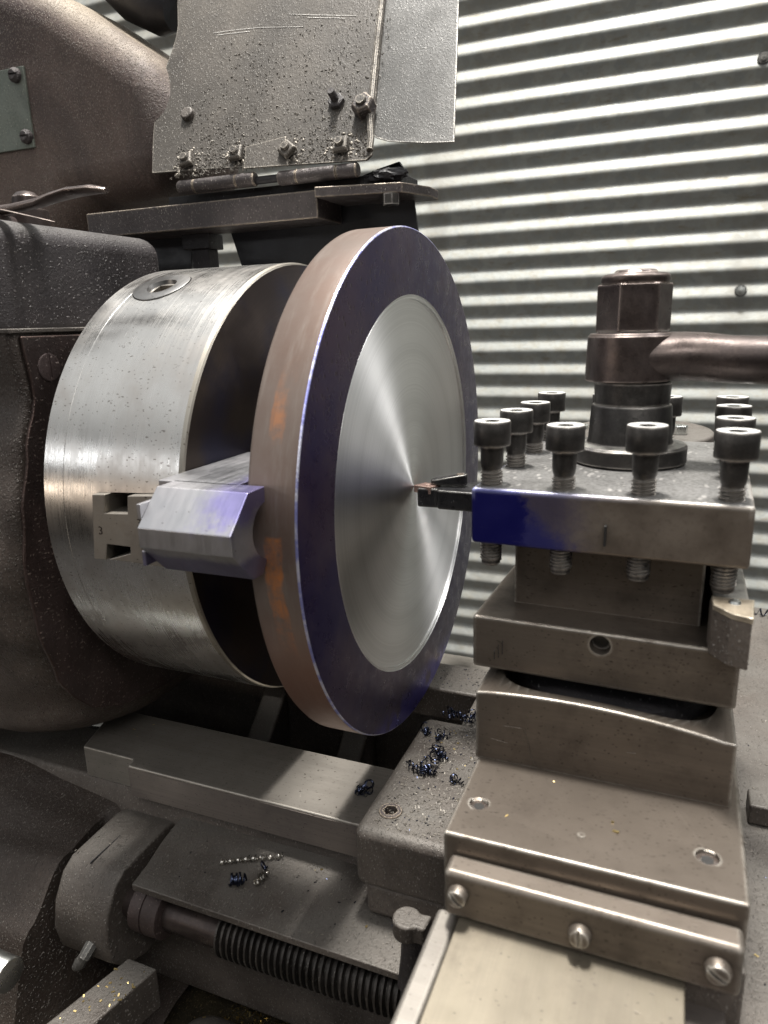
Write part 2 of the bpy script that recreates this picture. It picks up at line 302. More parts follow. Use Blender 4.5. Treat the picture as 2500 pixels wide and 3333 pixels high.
def prism(bm, pts, ax, a0, a1):
    """extrude a 2D outline along axis ax ('X','Y','Z')"""
    def P(p, a): return {'X': (a, p[0], p[1]), 'Y': (p[0], a, p[1]), 'Z': (p[0], p[1], a)}[ax]
    n = len(pts); v0 = [bm.verts.new(P(p, a0)) for p in pts]; v1 = [bm.verts.new(P(p, a1)) for p in pts]
    bm.faces.new(v0); bm.faces.new(v1)
    for i in range(n): bm.faces.new([v0[i], v0[(i + 1) % n], v1[(i + 1) % n], v1[i]])
    return v0 + v1
def revolve(bm, prof, c=(0, 0, 0), ax='Z', n=64, cap0=True, cap1=True):
    """prof: (along, radius)"""
    rings = []
    for a, r in prof:
        ring = []
        for i in range(n):
            th = 2 * math.pi * i / n; u, w = r * math.cos(th), r * math.sin(th)
            p = {'X': (a, u, w), 'Y': (w, a, u), 'Z': (u, w, a)}[ax]
            ring.append(bm.verts.new((p[0] + c[0], p[1] + c[1], p[2] + c[2])))
        rings.append(ring)
    for k in range(len(rings) - 1):
        for i in range(n): bm.faces.new([rings[k][i], rings[k][(i + 1) % n], rings[k + 1][(i + 1) % n], rings[k + 1][i]])
    if cap0: bm.faces.new(rings[0])
    if cap1: bm.faces.new(rings[-1])
    return rings
def helix(bm, c, ax, a0, turns, pitch, r0, r1, n=36):
    """one start thread swept round the axis, open shell standing on a core"""
    st = [(0, r0), (pitch * .22, r0), (pitch * .36, r1), (pitch * .66, r1), (pitch * .80, r0)]; cols = []
    for i in range(turns * n + 1):
        th = 2 * math.pi * i / n; col_ = []
        for (da, r) in st + [(pitch, r0)]:
            a = a0 + da + pitch * i / n; u, w = r * math.cos(th), r * math.sin(th)
            p = {'X': (a, u, w), 'Z': (u, w, a)}[ax]; col_.append(bm.verts.new((p[0] + c[0], p[1] + c[1], p[2] + c[2])))
        cols.append(col_)
    for i in range(len(cols) - 1):
        for k in range(5): bm.faces.new([cols[i][k], cols[i + 1][k], cols[i + 1][k + 1], cols[i][k + 1]])
def REV(*a, **k):
    bm = bmesh.new(); revolve(bm, *a, **k); return bm
def tube(bm, pts, r, n=8, closed=False):
    pts = [Vector(p) for p in pts]; rings = []
    up = Vector((0, 0, 1)); prev = None
    for i, p in enumerate(pts):
        d = (pts[min(i + 1, len(pts) - 1)] - pts[max(i - 1, 0)]).normalized()
        if prev is None:
            a = d.cross(up); a = a if a.length > .1 else d.cross(Vector((1, 0, 0))); a.normalize()
        else: a = (prev - d * prev.dot(d)).normalized()
        prev = a; b = d.cross(a); rr = r[i] if isinstance(r, (list, tuple)) else r
        if not isinstance(rr, (list, tuple)): rr = (rr, rr)
        rings.append([bm.verts.new(p + a * rr[0] * math.cos(2 * math.pi * k / n) + b * rr[1] * math.sin(2 * math.pi * k / n)) for k in range(n)])
    for i in range(len(rings) - 1):
        for k in range(n): bm.faces.new([rings[i][k], rings[i][(k + 1) % n], rings[i + 1][(k + 1) % n], rings[i + 1][k]])
    bm.faces.new(rings[0]); bm.faces.new(rings[-1])
def cut(o, cbm, wn=True):
    """subtract a mesh (given in world space) from object o, keeping only the result"""
    bmesh.ops.recalc_face_normals(cbm, faces=cbm.faces)
    me = bpy.data.meshes.new('cutter'); cbm.to_mesh(me); cbm.free(); c = bpy.data.objects.new('cutter', me); COL.objects.link(c)
    bpy.context.view_layer.update()
    md = o.modifiers.new('cut', 'BOOLEAN'); md.object = c; md.operation = 'DIFFERENCE'; md.solver = 'EXACT'
    dg = bpy.context.evaluated_depsgraph_get(); dg.update()
    nm = bpy.data.meshes.new_from_object(o.evaluated_get(dg)); o.modifiers.clear(); o.data = nm
    if wn: wn_ = o.modifiers.new('normals', 'WEIGHTED_NORMAL'); wn_.keep_sharp = True; wn_.weight = 100
    for p in nm.polygons: p.use_smooth = True
    nm.set_sharp_from_angle(angle=R(35))
    bpy.data.objects.remove(c); return o
def interp(tab, x):
    if x <= tab[0][0]: return tab[0][1]
    for (a, b), (c, d) in zip(tab, tab[1:]):
        if x <= c: f = (x - a) / (c - a); f = f * f * (3 - 2 * f); return b + (d - b) * f
    return tab[-1][1]
def hexpts(cx, cy, r, rot=0): return [(cx + r * math.cos(rot + i * math.pi / 3), cy + r * math.sin(rot + i * math.pi / 3)) for i in range(6)]

# ------------------------------------------------------------ setting: wall and floor
bm = bmesh.new(); P_ = .0689; z00 = .9129; A_ = .0080; ys = []
nz_ = 16; z_lo, z_hi = -1.9, 2.3; nseg = int((z_hi - z_lo) / P_ * nz_)
xs = [-3.2 + i * .4 for i in range(17)]
grid = []
for k in range(nseg + 1):
    z = z_lo + k * P_ / nz_
    # crest faces the room; the face turned down to the floor is centred on z00
    y = 1.7 - A_ * math.asin(.955 * math.cos(2 * math.pi * (z - z00 - .25 * P_) / P_)) / math.asin(.955)
    grid.append([bm.verts.new((x, y, z)) for x in xs])
for k in range(nseg):
    for i in range(len(xs) - 1): bm.faces.new([grid[k][i], grid[k][i + 1], grid[k + 1][i + 1], grid[k + 1][i]])
w = fin('corrugated_wall', bm, 'wall', origin=(0, 1.7, 0)); tag(w, 'galvanised corrugated sheet wall behind the lathe', 'wall')
so = w.modifiers.new('thick', 'SOLIDIFY'); so.thickness = .0012; so.offset = 0
for (x, z) in ((.3258, .7407), (.3235, .1861)):
    fin('wall_screw', REV([(1.696, .0125), (1.6905, .0130), (1.6885, .0120), (1.6880, .006), (1.6850, .0055), (1.6845, 0)], c=(x, 0, z), ax='Y', n=24), 'bright' if z < .5 else 'guard2', w)
    fin('washer_seal', REV([(1.697, .0150), (1.6915, .0150)], c=(x, 0, z), ax='Y', n=24), 'rubber', w)
fl = fin('floor', B(-4, 4, -4, 4, -1.95, -1.9), 'cast_dark', origin=(0, 0, -1.9)); fl['kind'] = 'structure'

# ------------------------------------------------------------ headstock
hs = thing('headstock', 'dark brown grimy headstock casting behind the chuck', 'headstock', (-.55, .05, -.24))
bm = bmesh.new(); rings = []
YF = [(-.235, -.135), (-.20, -.150), (-.14, -.170), (-.09, -.181), (-.045, -.184), (.0, -.178), (.045, -.166), (.085, -.152), (.131, -.156)]
RR = [(-.235, .10), (-.19, .095), (-.14, .075), (-.09, .045), (-.045, .018), (0, .008), (.131, .006)]
XE = [(-.24, -.285), (-.225, -.262), (-.20, -.252), (-.1, -.25), (.131, -.25)]
for i in range(41):
    z = -.24 + i * (.371 / 40); yf = interp(YF, z); r = interp(RR, z); xe = interp(XE, z); yf += max(0, (-.215 - z)) * .9
    pts = [(-1.0, .36), (-1.0, yf), (-.7, yf), (-.5, yf)] + [(xe - r + r * math.sin(a), yf + r - r * math.cos(a)) for a in [j * math.pi / 2 / 10 for j in range(11)]] + [(xe, .1), (xe, .36)]
    rings.append([bm.verts.new((p[0], p[1], z)) for p in pts])
n = len(rings[0])
for k in range(40):
    for i in range(n): bm.faces.new([rings[k][i], rings[k][(i + 1) % n], rings[k + 1][(i + 1) % n], rings[k + 1][i]])
bm.faces.new(rings[0]); bm.faces.new(rings[-1])
body = fin('body', bm, 'cast_mid', hs)
bm = bmesh.new(); zz_ = [.1285 - i * .2685 / 24 for i in range(25)]
prism(bm, [(interp(YF, z) + .0075, z) for z in zz_] + [(-.150, -.160), (-.132, -.180), (-.10, -.195), (-.04, -.205), (.3, -.205), (.3, .1285)], 'X', -.2502, -.2470)
fin('end_plate', bm, 'end_brown', hs, bev=.0012)
fin('top_casting', B(-1.0, -.266, -.150, .048, .12, .213), 'cast_dark', hs, bev=.018, seg=6)
fin('plate_lip', B(-.9, -.2475, -.158, .30, .1305, .134), 'cast', hs, bev=.001)
sc_ = fin('slotted_screw', REV([(-.2480, .0105), (-.2465, .0105), (-.2460, .0095)], c=(0, -.127, .105), ax='X', n=32), 'cast_brown', hs)
cut(sc_, B(-.2466, -.24, -.1283, -.1257, .09, .12))
fin('black_housing', REV([(-.262, .11), (-.245, .105), (-.225, .095), (-.214, .09)], ax='X', n=48), 'black', hs)  # black round housing on the spindle axis behind the chuck
bd = bmesh.new(); revolve(bd, [(.205, .016), (.228, .016), (.229, .0085), (.232, .011), (.238, .0105), (.2415, .007), (.243, .001)], c=(-.311, -.066, 0), n=32)
fin('dome_bolt', bd, 'lever', hs)
bd = bmesh.new(); revolve(bd, [(.205, .020), (.2175, .019), (.219, .018)], c=(-.315, -.10, 0), n=32); fin('pivot_boss', bd, 'cast_brown', hs)
# flat lever on top of the headstock
bm = bmesh.new()
pts = [(-.46, -.115, .226), (-.36, -.108, .2225), (-.31, -.103, .2225), (-.285, -.101, .2235), (-.262, -.100, .2255), (-.245, -.099, .2285), (-.228, -.098, .2305), (-.210, -.097, .2308), (-.200, -.096, .2295)]
tube(bm, pts, [(.006, .0035), (.006, .0035), (.0055, .0035), (.0055, .0035), (.0065, .0035), (.0095, .0032), (.012, .003), (.0095, .003), (.003, .002)], 16)
lv = fin('flat_lever', bm, 'lever', origin=(-.3, -.1, .225)); tag(lv, 'flat paddle-ended steel lever lying over the headstock top', 'lever')
bm = bmesh.new(); tube(bm, [(-.315, -.13, .2185), (-.285, -.128, .2195), (-.268, -.126, .2175), (-.245, -.12, .2115), (-.232, -.117, .208)], [(.001, .0005), (.004, .0005), (.005, .0006), (.003, .0005), (.001, .0004)], 8)
sh = fin('bent_strip', bm, 'lever', origin=(-.28, -.128, .215)); tag(sh, 'thin bent metal strip on the edge of the headstock top', 'metal strip')

# ------------------------------------------------------------ big rounded cover with nameplate
gc = thing('gear_cover', 'large rounded dusty brown cover standing on the headstock', 'machine cover', (-.65, .25, .215))
bm = bmesh.new(); prism(bm, [(-1.05, .2), (-.46, .2), (-.42, .262), (-.295, .266), (-.285, .34), (-.30, .385), (-.42, .465), (-.52, .51), (-1.05, .52)], 'Y', .10, .25)
fin('shell', bm, 'cover', gc, bev=.055, seg=12)
npl = fin('nameplate', B(-.75, -.463, .0975, .1005, .322, .400), 'plate_green', gc, bev=.0008)
for x, z in ((-.474, .392), (-.470, .333)):
    s2 = fin('screw', REV([(.0985, .0075), (.094, .0072), (.091, .0045)], c=(x, 0, z), ax='Y', n=20), 'cast_dark', gc)
    cut(s2, B(x - .012, x + .012, .088, .093, z - .001, z + .001))

# ------------------------------------------------------------ chuck guard
gd = thing('chuck_guard', 'dusty sheet metal chuck guard tipped up on its hinge above the chuck', 'guard', (-.2, .09, .2235))
fin('mounting_bar', B(-.3775, -.1135, .07, .12, .2225, .246), 'greasy_bar', gd, bev=.0012)
fin('hinge_plate', B(-.285, -.040, .085, .13, .2465, .256), 'black', gd, bev=.001)
bm = bmesh.new(); prism(bm, [(-.111, .060), (-.036, .078), (-.022, .112), (-.022, .135), (-.111, .135)], 'Z', .238, .2465); fin('bent_tab', bm, 'greasy_bar', gd, bev=.001)
fin('tab_nut', (lambda b: (prism(b, hexpts(-.047, .079, .0075), 'Z', .229, .238), b)[1])(bmesh.new()), 'screw', gd)
for x0, x1, r in ((-.2605, -.176, .0062), (-.1511, -.0737, .0062)):
    prof = [(x0, r * .9), (x0 + .001, r), (x0 + .018, r), (x0 + .0183, r * .86), (x0 + .0189, r * .86), (x0 + .0192, r), (x1 - .020, r), (x1 - .0197, r * .86), (x1 - .0191, r * .86), (x1 - .0188, r), (x1 - .001, r), (x1, r * .85)]
    fin('hinge_barrel', REV(prof, c=(0, .072, .2605 if x0 < -.2 else .2585), ax='X', n=24), 'greasy_bar', gd)
fin('hinge_pin', REV([(-.177, .0035), (-.150, .0035)], c=(0, .074, .2595), ax='X', n=12), 'black', gd)
K = .55
def pl(x, z, d=0):    # guard panel plane leans back
    return (x, .068 + K * (z - .265) + d, z)
def panel(name, outline, mat, th, d=0, par=gd, bev=.0006):
    bm = bmesh.new(); a = [bm.verts.new(pl(x, z, d)) for x, z in outline]; b = [bm.verts.new(pl(x, z, d + th)) for x, z in outline]; n = len(a)
    bm.faces.new(a); bm.faces.new(b)
    for i in range(n): bm.faces.new([a[i], a[(i + 1) % n], b[(i + 1) % n], b[i]])
    return fin(name, bm, mat, par, bev=bev)
GP = {'panel': [(-0.2937, 0.277), (-0.3038, 0.3121), (-0.3114, 0.3452), (-0.3129, 0.3681), (-0.3115, 0.386), (-0.3093, 0.4034), (-0.3084, 0.4192), (-0.31, 0.432), (-0.3163, 0.4511), (-0.3311, 0.496), (-0.0791, 0.4397), (-0.0765, 0.4121), (-0.0705, 0.3541), (-0.0646, 0.2981), (-0.0619, 0.2784), (-0.0603, 0.2682), (-0.0646, 0.2643), (-0.1323, 0.2677), (-0.2272, 0.274)], 'side': [(-0.0987, 0.4459), (-0.0093, 0.426), (-0.0058, 0.3992), (0.0032, 0.3308), (0.0109, 0.2716), (-0.0138, 0.2738), (-0.048, 0.2792), (-0.0609, 0.284), (-0.0673, 0.29)], 'rib': [(-0.0815, 0.4403), (-0.0784, 0.4124), (-0.0732, 0.3546), (-0.0678, 0.3014), (-0.0627, 0.2825), (-0.062, 0.2724)], 'leaf': [(-0.1855, 0.2696), (-0.1895, 0.2902), (-0.1483, 0.2951), (-0.1393, 0.2676)], 'nuts': [(-0.2518, 0.2824), (-0.1964, 0.2824), (-0.1422, 0.2796), (-0.0892, 0.2776)], 'hex': (-0.0738, 0.3093), 'stud2': (-0.1038, 0.3202), 'stud': (-0.266, 0.3305), 'scr': [[(-0.2606, 0.4143), (-0.2396, 0.4133), (-0.2069, 0.4101), (-0.1567, 0.4015)], [(-0.2554, 0.4114), (-0.2169, 0.4081)], [(-0.1755, 0.4178), (-0.1467, 0.4112), (-0.1019, 0.4019)], [(-0.1538, 0.4102), (-0.1134, 0.4015)]]}
panel('guard_panel', GP['panel'], 'guard', .004)
panel('side_panel', GP['side'], 'guard2', .0022, d=.004)
rb = bmesh.new(); ribp = [Vector(pl(x, z, -.0015)) for x, z in GP['rib']]; tube(rb, ribp, .0030, 8); fin('folded_rib', rb, 'guard', gd)
panel('hinge_leaf', GP['leaf'], 'guard', .003, d=-.0025)
nrm = Vector((0, -1, K)).normalized()
def onpanel(bm, x, z, h0, h1, shape, rot=0):
    ax = Vector(pl(x, z)); t1 = Vector((1, 0, 0)); t2 = nrm.cross(t1)
    vs = [];
    for h, s in ((h0, 1), (h1 * .8, 1), (h1, .82)):
        vs.append([bm.verts.new(ax + nrm * h + (t1 * math.cos(rot + a) + t2 * math.sin(rot + a)) * s * r) for a, r in shape])
    n = len(shape)
    for k in range(2):
        for i in range(n): bm.faces.new([vs[k][i], vs[k][(i + 1) % n], vs[k + 1][(i + 1) % n], vs[k + 1][i]])
    bm.faces.new(vs[0]); bm.faces.new(vs[-1])
sq = [(math.pi / 4 + i * math.pi / 2, .0095) for i in range(4)]; hx = [(i * math.pi / 3, .0105) for i in range(6)]; rd = [(i * math.pi / 8, .0042) for i in range(16)]
for (x, z), ro in zip(GP['nuts'], (.25, .05, .85, .08)):
    bm = bmesh.new(); onpanel(bm, x, z, .002, .0075, sq, ro); q = fin('square_nut', bm, 'guard', gd, bev=.0008)
    bm = bmesh.new(); onpanel(bm, x, z, .006, .0105, rd, 0); fin('bolt_end', bm, 'guard', q)
bm = bmesh.new(); onpanel(bm, *GP['hex'], -.001, .011, hx, .3); q = fin('hex_nut', bm, 'greasy_bar', gd, bev=.0008)
bm = bmesh.new(); onpanel(bm, *GP['hex'], .009, .0135, [(a, .0052) for a, _ in rd]); fin('bolt_end', bm, 'guard', q)
bm = bmesh.new(); onpanel(bm, *GP['stud2'], -.001, .0045, [(a, .0078) for a, _ in hx], .1); q = fin('stud_nut', bm, 'cast_dark', gd)
bm = bmesh.new(); onpanel(bm, *GP['stud2'], .002, .014, [(a, .0036) for a, _ in rd]); fin('stud', bm, 'cast_dark', q)
bm = bmesh.new(); onpanel(bm, *GP['stud'], -.001, .005, [(a, .0068) for a, _ in rd]); fin('round_rivet', bm, 'cast', gd, bev=.001)
for i, L in enumerate(GP['scr']):
    rb = bmesh.new(); tube(rb, [Vector(pl(x, z, -.0001)) for x, z in L], .00035, 5); fin('scratch', rb, 'scratch', gd)
bm = bmesh.new()
for _ in range(1500):
    x = random.uniform(-.285, -.06); z = .268 + abs(random.gauss(0, .018)) if random.random() < .6 else random.uniform(.268, .40)
    if x < -.27 + max(0, z - .33) * .4 or x > -.064: continue
    c_ = Vector(pl(x, z, -.0002)); l_ = random.uniform(.0005, .0016)
    bmesh.ops.create_cube(bm, size=1, matrix=Matrix.Translation(c_) @ Matrix.Rotation(math.atan(K), 4, 'X') @ Matrix.Rotation(random.uniform(0, 6.28), 4, 'Y') @ Matrix.Diagonal((l_ * 1.8, .0005, l_ * .5, 1)))
fin('stuck_chips', bm, 'guard_chip', gd)['kind'] = 'stuff'
bm = bmesh.new()
for (nx_, nz2) in GP['nuts']:
    for _ in range(26):
        a_ = random.uniform(0, 6.28); r_ = random.uniform(.008, .018); c_ = Vector(pl(nx_ + r_ * math.cos(a_), max(.267, nz2 + r_ * math.sin(a_) * .8), 0))
        bmesh.ops.create_icosphere(bm, subdivisions=1, radius=1, matrix=Matrix.Translation(c_) @ Matrix.Rotation(random.uniform(0, 6), 4, 'Y') @ Matrix.Diagonal((random.uniform(.0010, .0034), random.uniform(.0004, .0011), random.uniform(.0008, .0020), 1)))
fin('caked_grime', bm, 'guard', gd, sharp=80)['kind'] = 'stuff'
# rubber flaps hanging under the hinge
bm = bmesh.new(); prism(bm, [(-.247, .245), (-.230, .19), (-.224, .06), (-.06, .04), (-.045, .15), (-.0365, .20), (-.044, .255), (-.055, .272), (-.075, .268), (-.12, .256)], 'Y', .122, .126); fin('rubber_flap', bm, 'rubber', gd, bev=.0008)
bm = bmesh.new(); prism(bm, [(-.40, .245), (-.40, .05), (-.29, .05), (-.293, .19), (-.286, .228), (-.286, .245)], 'Y', .122, .126); fin('rubber_flap', bm, 'rubber', gd, bev=.0008)
bm = bmesh.new(); box(bm, -.285, -.252, .10, .125, .208, .2225); box(bm, -.278, -.257, .105, .122, .05, .208); fin('flap_stem', bm, 'black', gd, bev=.001)
# crumpled grease at the right end of the hinge
bm = bmesh.new(); bmesh.ops.create_icosphere(bm, subdivisions=3, radius=1)
for v in bm.verts:
    k = 1 + .25 * math.sin(v.co.x * 7 + v.co.z * 5) * math.cos(v.co.y * 6); v.co = Vector((v.co.x * k * .017 - .052, v.co.y * k * .008 + .085, v.co.z * k * .0055 + .254))
fin('grease_lump', bm, 'black', gd)

# black hose elbow at the top
bm = bmesh.new(); tube(bm, [(-.50, .22, .60), (-.43, .20, .535), (-.375, .19, .487), (-.342, .185, .464), (-.325, .183, .456)], [.03, .034, .036, .030, .02], 24)
h = fin('black_hose', bm, 'rubber', origin=(-.42, .2, .5)); tag(h, 'black rubber hose end hanging at the top behind the guard', 'hose')

# ------------------------------------------------------------ chuck
ck = thing('lathe_chuck', 'bright steel lathe chuck with a square key socket', 'chuck', (-.155, 0, 0))
cb = REV([(-.2153, .150), (-.2153, .178), (-.2138, .1795), (-.1962, .1795), (-.1960, .17925), (-.1958, .17925), (-.1956, .1795)] + [(-.1956 + .0971 * k / 16, .1795) for k in range(1, 17)] + [(-.0985, .02)], ax='X', n=256)
body = fin('body', cb, 'chuck', ck)
fin('worn_edge', REV([(-.0985, .1795), (-.0958, .1788), (-.0949, .1775)], ax='X', n=256, cap0=False, cap1=False), 'chuck_edge', ck)
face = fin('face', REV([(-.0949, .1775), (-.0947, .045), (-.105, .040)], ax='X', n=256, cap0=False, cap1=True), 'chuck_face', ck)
# key socket ring, on the radial direction 25 deg from the top towards the operator
th = R(25.2); nd = Vector((0, -math.sin(th), math.cos(th))); tx = Vector((1, 0, 0)); ty = nd.cross(tx); kc = Vector((-.175, 0, 0))
def kpt(u, v, h): return kc + tx * u + ty * v + nd * h
bm = bmesh.new()
def ringk(r, h, n=64):
    out = []
    for i in range(n):
        a = 2 * math.pi * i / n; u, v = r * math.cos(a), r * math.sin(a)
        hh = h if h < .17 else math.sqrt(max(.18 ** 2 - v * v, 0)) + (h - .18)
        out.append(bm.verts.new(kpt(u, v, hh)))
    return out
rg = [ringk(.0225, .1765), ringk(.0225, .1802), ringk(.0220, .1804), ringk(.0118, .1800), ringk(.0105, .1765)]
for k in range(4):
    for i in range(64): bm.faces.new([rg[k][i], rg[k][(i + 1) % 64], rg[k + 1][(i + 1) % 64], rg[k + 1][i]])
ks = fin('key_socket', bm, 'keyring', ck)
c_ = bmesh.new(); vs0 = [c_.verts.new(kpt(.0232 * math.cos(i * math.pi / 32), .0232 * math.sin(i * math.pi / 32), .15)) for i in range(64)]; vs1 = [c_.verts.new(kpt(.0232 * math.cos(i * math.pi / 32), .0232 * math.sin(i * math.pi / 32), .19)) for i in range(64)]
c_.faces.new(vs0); c_.faces.new(vs1)
for i in range(64): c_.faces.new([vs0[i], vs0[(i + 1) % 64], vs1[(i + 1) % 64], vs1[i]])
bm = bmesh.new()   # square socket: floor ring with a square well
sqh = .0075; well = []
for h, s in ((.1768, 1.0), (.160, 1.0)): well.append([bm.verts.new(kpt(sx * sqh * s, sy * sqh * s, h)) for sx, sy in ((1, 1), (-1, 1), (-1, -1), (1, -1))])
outr = [bm.verts.new(kpt(.012 * math.cos(i * math.pi / 8), .012 * math.sin(i * math.pi / 8), .1768)) for i in range(16)]
for i in range(4): bm.faces.new([well[0][i], well[0][(i + 1) % 4], well[1][(i + 1) % 4], well[1][i]])
bm.faces.new(well[1])
for q in range(4):
    a = q * 4; seg_ = [outr[(a + j) % 16] for j in range(0, 5)]
    cen = well[0][q]   # corners at 45deg + 90q
    for j in range(4): bm.faces.new([outr[(a + j) % 16], outr[(a + j + 1) % 16], cen])
    bm.faces.new([outr[(a + 4) % 16], well[0][(q + 1) % 4], well[0][q]])
fin('square_well', bm, 'masterjaw', ks)
body = cut(body, c_, wn=False)

# jaws: one in view towards the operator, the other two at 120 degrees
def jaw(ang):
    rot = Matrix.Rotation(ang, 4, 'X')
    j = bpy.data.objects.new('jaw', None); COL.objects.link(j); j.parent = ck; j.location = (0, 0, 0)
    zc = .0165 if ang == 0 else 0
    H = .0255; F = .0058
    bm = bmesh.new(); out = [(-.1974, zc + H), (-.2003, zc - H + .0065), (-.2050, zc - H), (-.215, zc - H), (-.235, zc - F), (-.235, zc + F), (-.215, zc + H)]
    if ang == 0: prism(bm, out, 'X', -.083, -.0205)
    prism(bm, [(-.2001, zc + H), (-.10, zc + H), (-.10, zc - H), (-.2001, zc - H)], 'X', -.0940, -.0375)
    bmesh.ops.transform(bm, matrix=rot, verts=bm.verts); tj = fin('top_jaw', bm, 'jaw', j, bev=.0006)
    c = bmesh.new(); revolve(c, [(-.0368, .0172), (.01, .0172)], c=(0, -.1962, zc - .0005), ax='X', n=48)
    bmesh.ops.transform(c, matrix=rot, verts=c.verts); cut(tj, c)
    bm = bmesh.new()    # serrated step at the back end
    for dz in (-.014, .014) if ang == 0 else (): box(bm, -.0855, -.083, -.231, -.205, zc + dz - .0045, zc + dz + .0045)
    bmesh.ops.transform(bm, matrix=rot, verts=bm.verts)
    if ang == 0: fin('serration', bm, 'jaw', j, bev=.0004)
    bm = bmesh.new(); o_ = .0025
    prism(bm, [(-.1680, -.0231 + o_), (-.1575, -.0227 + o_), (-.1548, -.0112 + o_), (-.1349, -.0113 + o_), (-.1355, -.0160 + o_), (-.1556, -.0222 + o_), (-.1342, -.0223 + o_), (-.096, -.0233 + o_), (-.096, .0290), (-.1321, .0265), (-.1338, .0143), (-.1536, .0132), (-.1514, .0262), (-.1622, .0256)], 'Y', -.1840, -.075)
    bmesh.ops.translate(bm, verts=bm.verts, vec=(-.0022, 0, -.0010))
    bmesh.ops.transform(bm, matrix=rot, verts=bm.verts); mj = fin('master_jaw', bm, 'masterjaw', j, bev=.0005)
    if ang == 0:
        for tx_, (x, z, s) in (('3', (-.1610, -.002, .006)), ('3', (-.127, .006, .006)), ('6', (-.127, -.003, .006))):
            cu = bpy.data.curves.new('num', 'FONT'); cu.body = tx_; cu.size = s * 1.35; cu.extrude = .00012
            to = bpy.data.objects.new('num', cu); COL.objects.link(to); bpy.context.view_layer.update()
            me = bpy.data.meshes.new_from_object(to.evaluated_get(bpy.context.evaluated_depsgraph_get())); bpy.data.objects.remove(to)
            b2 = bmesh.new(); b2.from_mesh(me); bmesh.ops.transform(b2, matrix=Matrix.Translation((x - .002, -.1841, z - .001)) @ Matrix.Rotation(R(90), 4, 'X'), verts=b2.verts)
            fin('stamped_number', b2, 'chuck_face', mj)
for a in (0, R(120), R(240)): jaw(a)
# slots of the jaws in the body
for a in (0, R(120), R(240)):
    c = bmesh.new(); prism(c, [(-.1706, -.0221), (-.09, -.0223), (-.09, .0283), (-.1648, .0249)], 'Y', -.20, -.06); bmesh.ops.transform(c, matrix=Matrix.Rotation(a, 4, 'X'), verts=c.verts); cut(body, c, wn=False)

# ------------------------------------------------------------ the workpiece disc
dk = thing('steel_disc', 'thick steel disc clamped in front of the chuck, freshly faced in the middle', 'steel disc', (-.017, 0, 0))
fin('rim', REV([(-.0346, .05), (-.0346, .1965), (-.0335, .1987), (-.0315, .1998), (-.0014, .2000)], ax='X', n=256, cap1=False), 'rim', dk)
fin('rim_edge', REV([(-.0014, .2000), (-.0004, .1996), (-.0001, .1990)], ax='X', n=256, cap0=False, cap1=False), 'rim_edge', dk)
fin('blue_ring', REV([(-.0001, .1990), (0, .1984), (0, .1513)], ax='X', n=256, cap0=False, cap1=False), 'ring', dk)
fin('turned_face', REV([(0, .1513), (-.0012, .1511), (-.0014, .1500), (-.0006, .1497), (-.0006, .1480), (-.0022, .1478), (-.0022, .003), (-.0016, .0015), (-.0013, .0001)], ax='X', n=256, cap0=False, cap1=True), 'turned', dk)

# ------------------------------------------------------------ bed
bed = thing('lathe_bed', 'ground front bed way and grimy lathe bed casting', 'lathe bed', (0, 0, -.42))
bm = bmesh.new(); prism(bm, [(-.298, -.103), (-.2395, -.1035), (-.2375, -.106), (-.2365, -.113), (1.2, -.113), (1.2, -.037), (-.32, -.037)], 'Z', -.2765, -.2455); fin('front_way', bm, 'way', bed, bev=.0014, seg=2)
fin('front_way_side', B(-.236, 1.2, -.1137, -.1131, -.2755, -.2475), 'wayside', bed)
bm = bmesh.new(); prism(bm, [(-.100, -.277), (-.105, -.287), (-.108, -.30), (-.125, -.34), (-.125, -.46), (-.035, -.46), (-.035, -.277)], 'X', -.5, 1.2); fin('front_wall', bm, 'cast', bed, bev=.003)
fin('rear_way', B(-.5, 1.2, .125, .20, -.28, -.2485), 'way', bed, bev=.0014)
fin('rear_wall', B(-.5, 1.2, .13, .19, -.55, -.281), 'cast', bed, bev=.003)
for x in (-.245, -.130, .2):
    bm = bmesh.new(); prism(bm, [(-.035, -.29), (.02, -.335), (.08, -.335), (.13, -.29), (.13, -.46), (-.035, -.46)], 'X', x, x + .03); fin('cross_rib', bm, 'cast', bed, bev=.004)
fin('casting_floor', B(-.6, 1.2, -.035, .13, -.50, -.47), 'tray', bed)
# sloping ledge of the left casting, a heightfield
bm = bmesh.new(); nx, ny = 90, 70; g = []
HY = [(-.46, -.80), (-.36, -.66), (-.30, -.54), (-.255, -.43), (-.215, -.345), (-.17, -.310), (-.13, -.300), (-.09, -.292), (-.03, -.288)]
for j in range(ny + 1):
    y = -.46 + .44 * j / ny; row = []
    for i in range(nx + 1):
        x = -.85 + .66 * i / nx
        z = interp(HY, y) + .004 * math.sin(x * 31 + y * 17) + .003 * math.sin(y * 43 - x * 13)
        z += .018 * math.exp(-((x + .40) / .07) ** 2 - ((y + .12) / .06) ** 2) + .03 * max(0, -.42 - x) / .2 * (1 if y > -.2 else .5)
        dx = max(-.262 - x, 0); dy = 0
        if x > -.262: z -= min((x + .262) / .006, 1) * (.16 if y < -.115 else .004)
        row.append(bm.verts.new((x, y, z)))
    g.append(row)
for j in range(ny):
    for i in range(nx): bm.faces.new([g[j][i], g[j][i + 1], g[j + 1][i + 1], g[j + 1][i]])
lc = fin('left_casting', bm, 'cast_mid', bed, sharp=80)

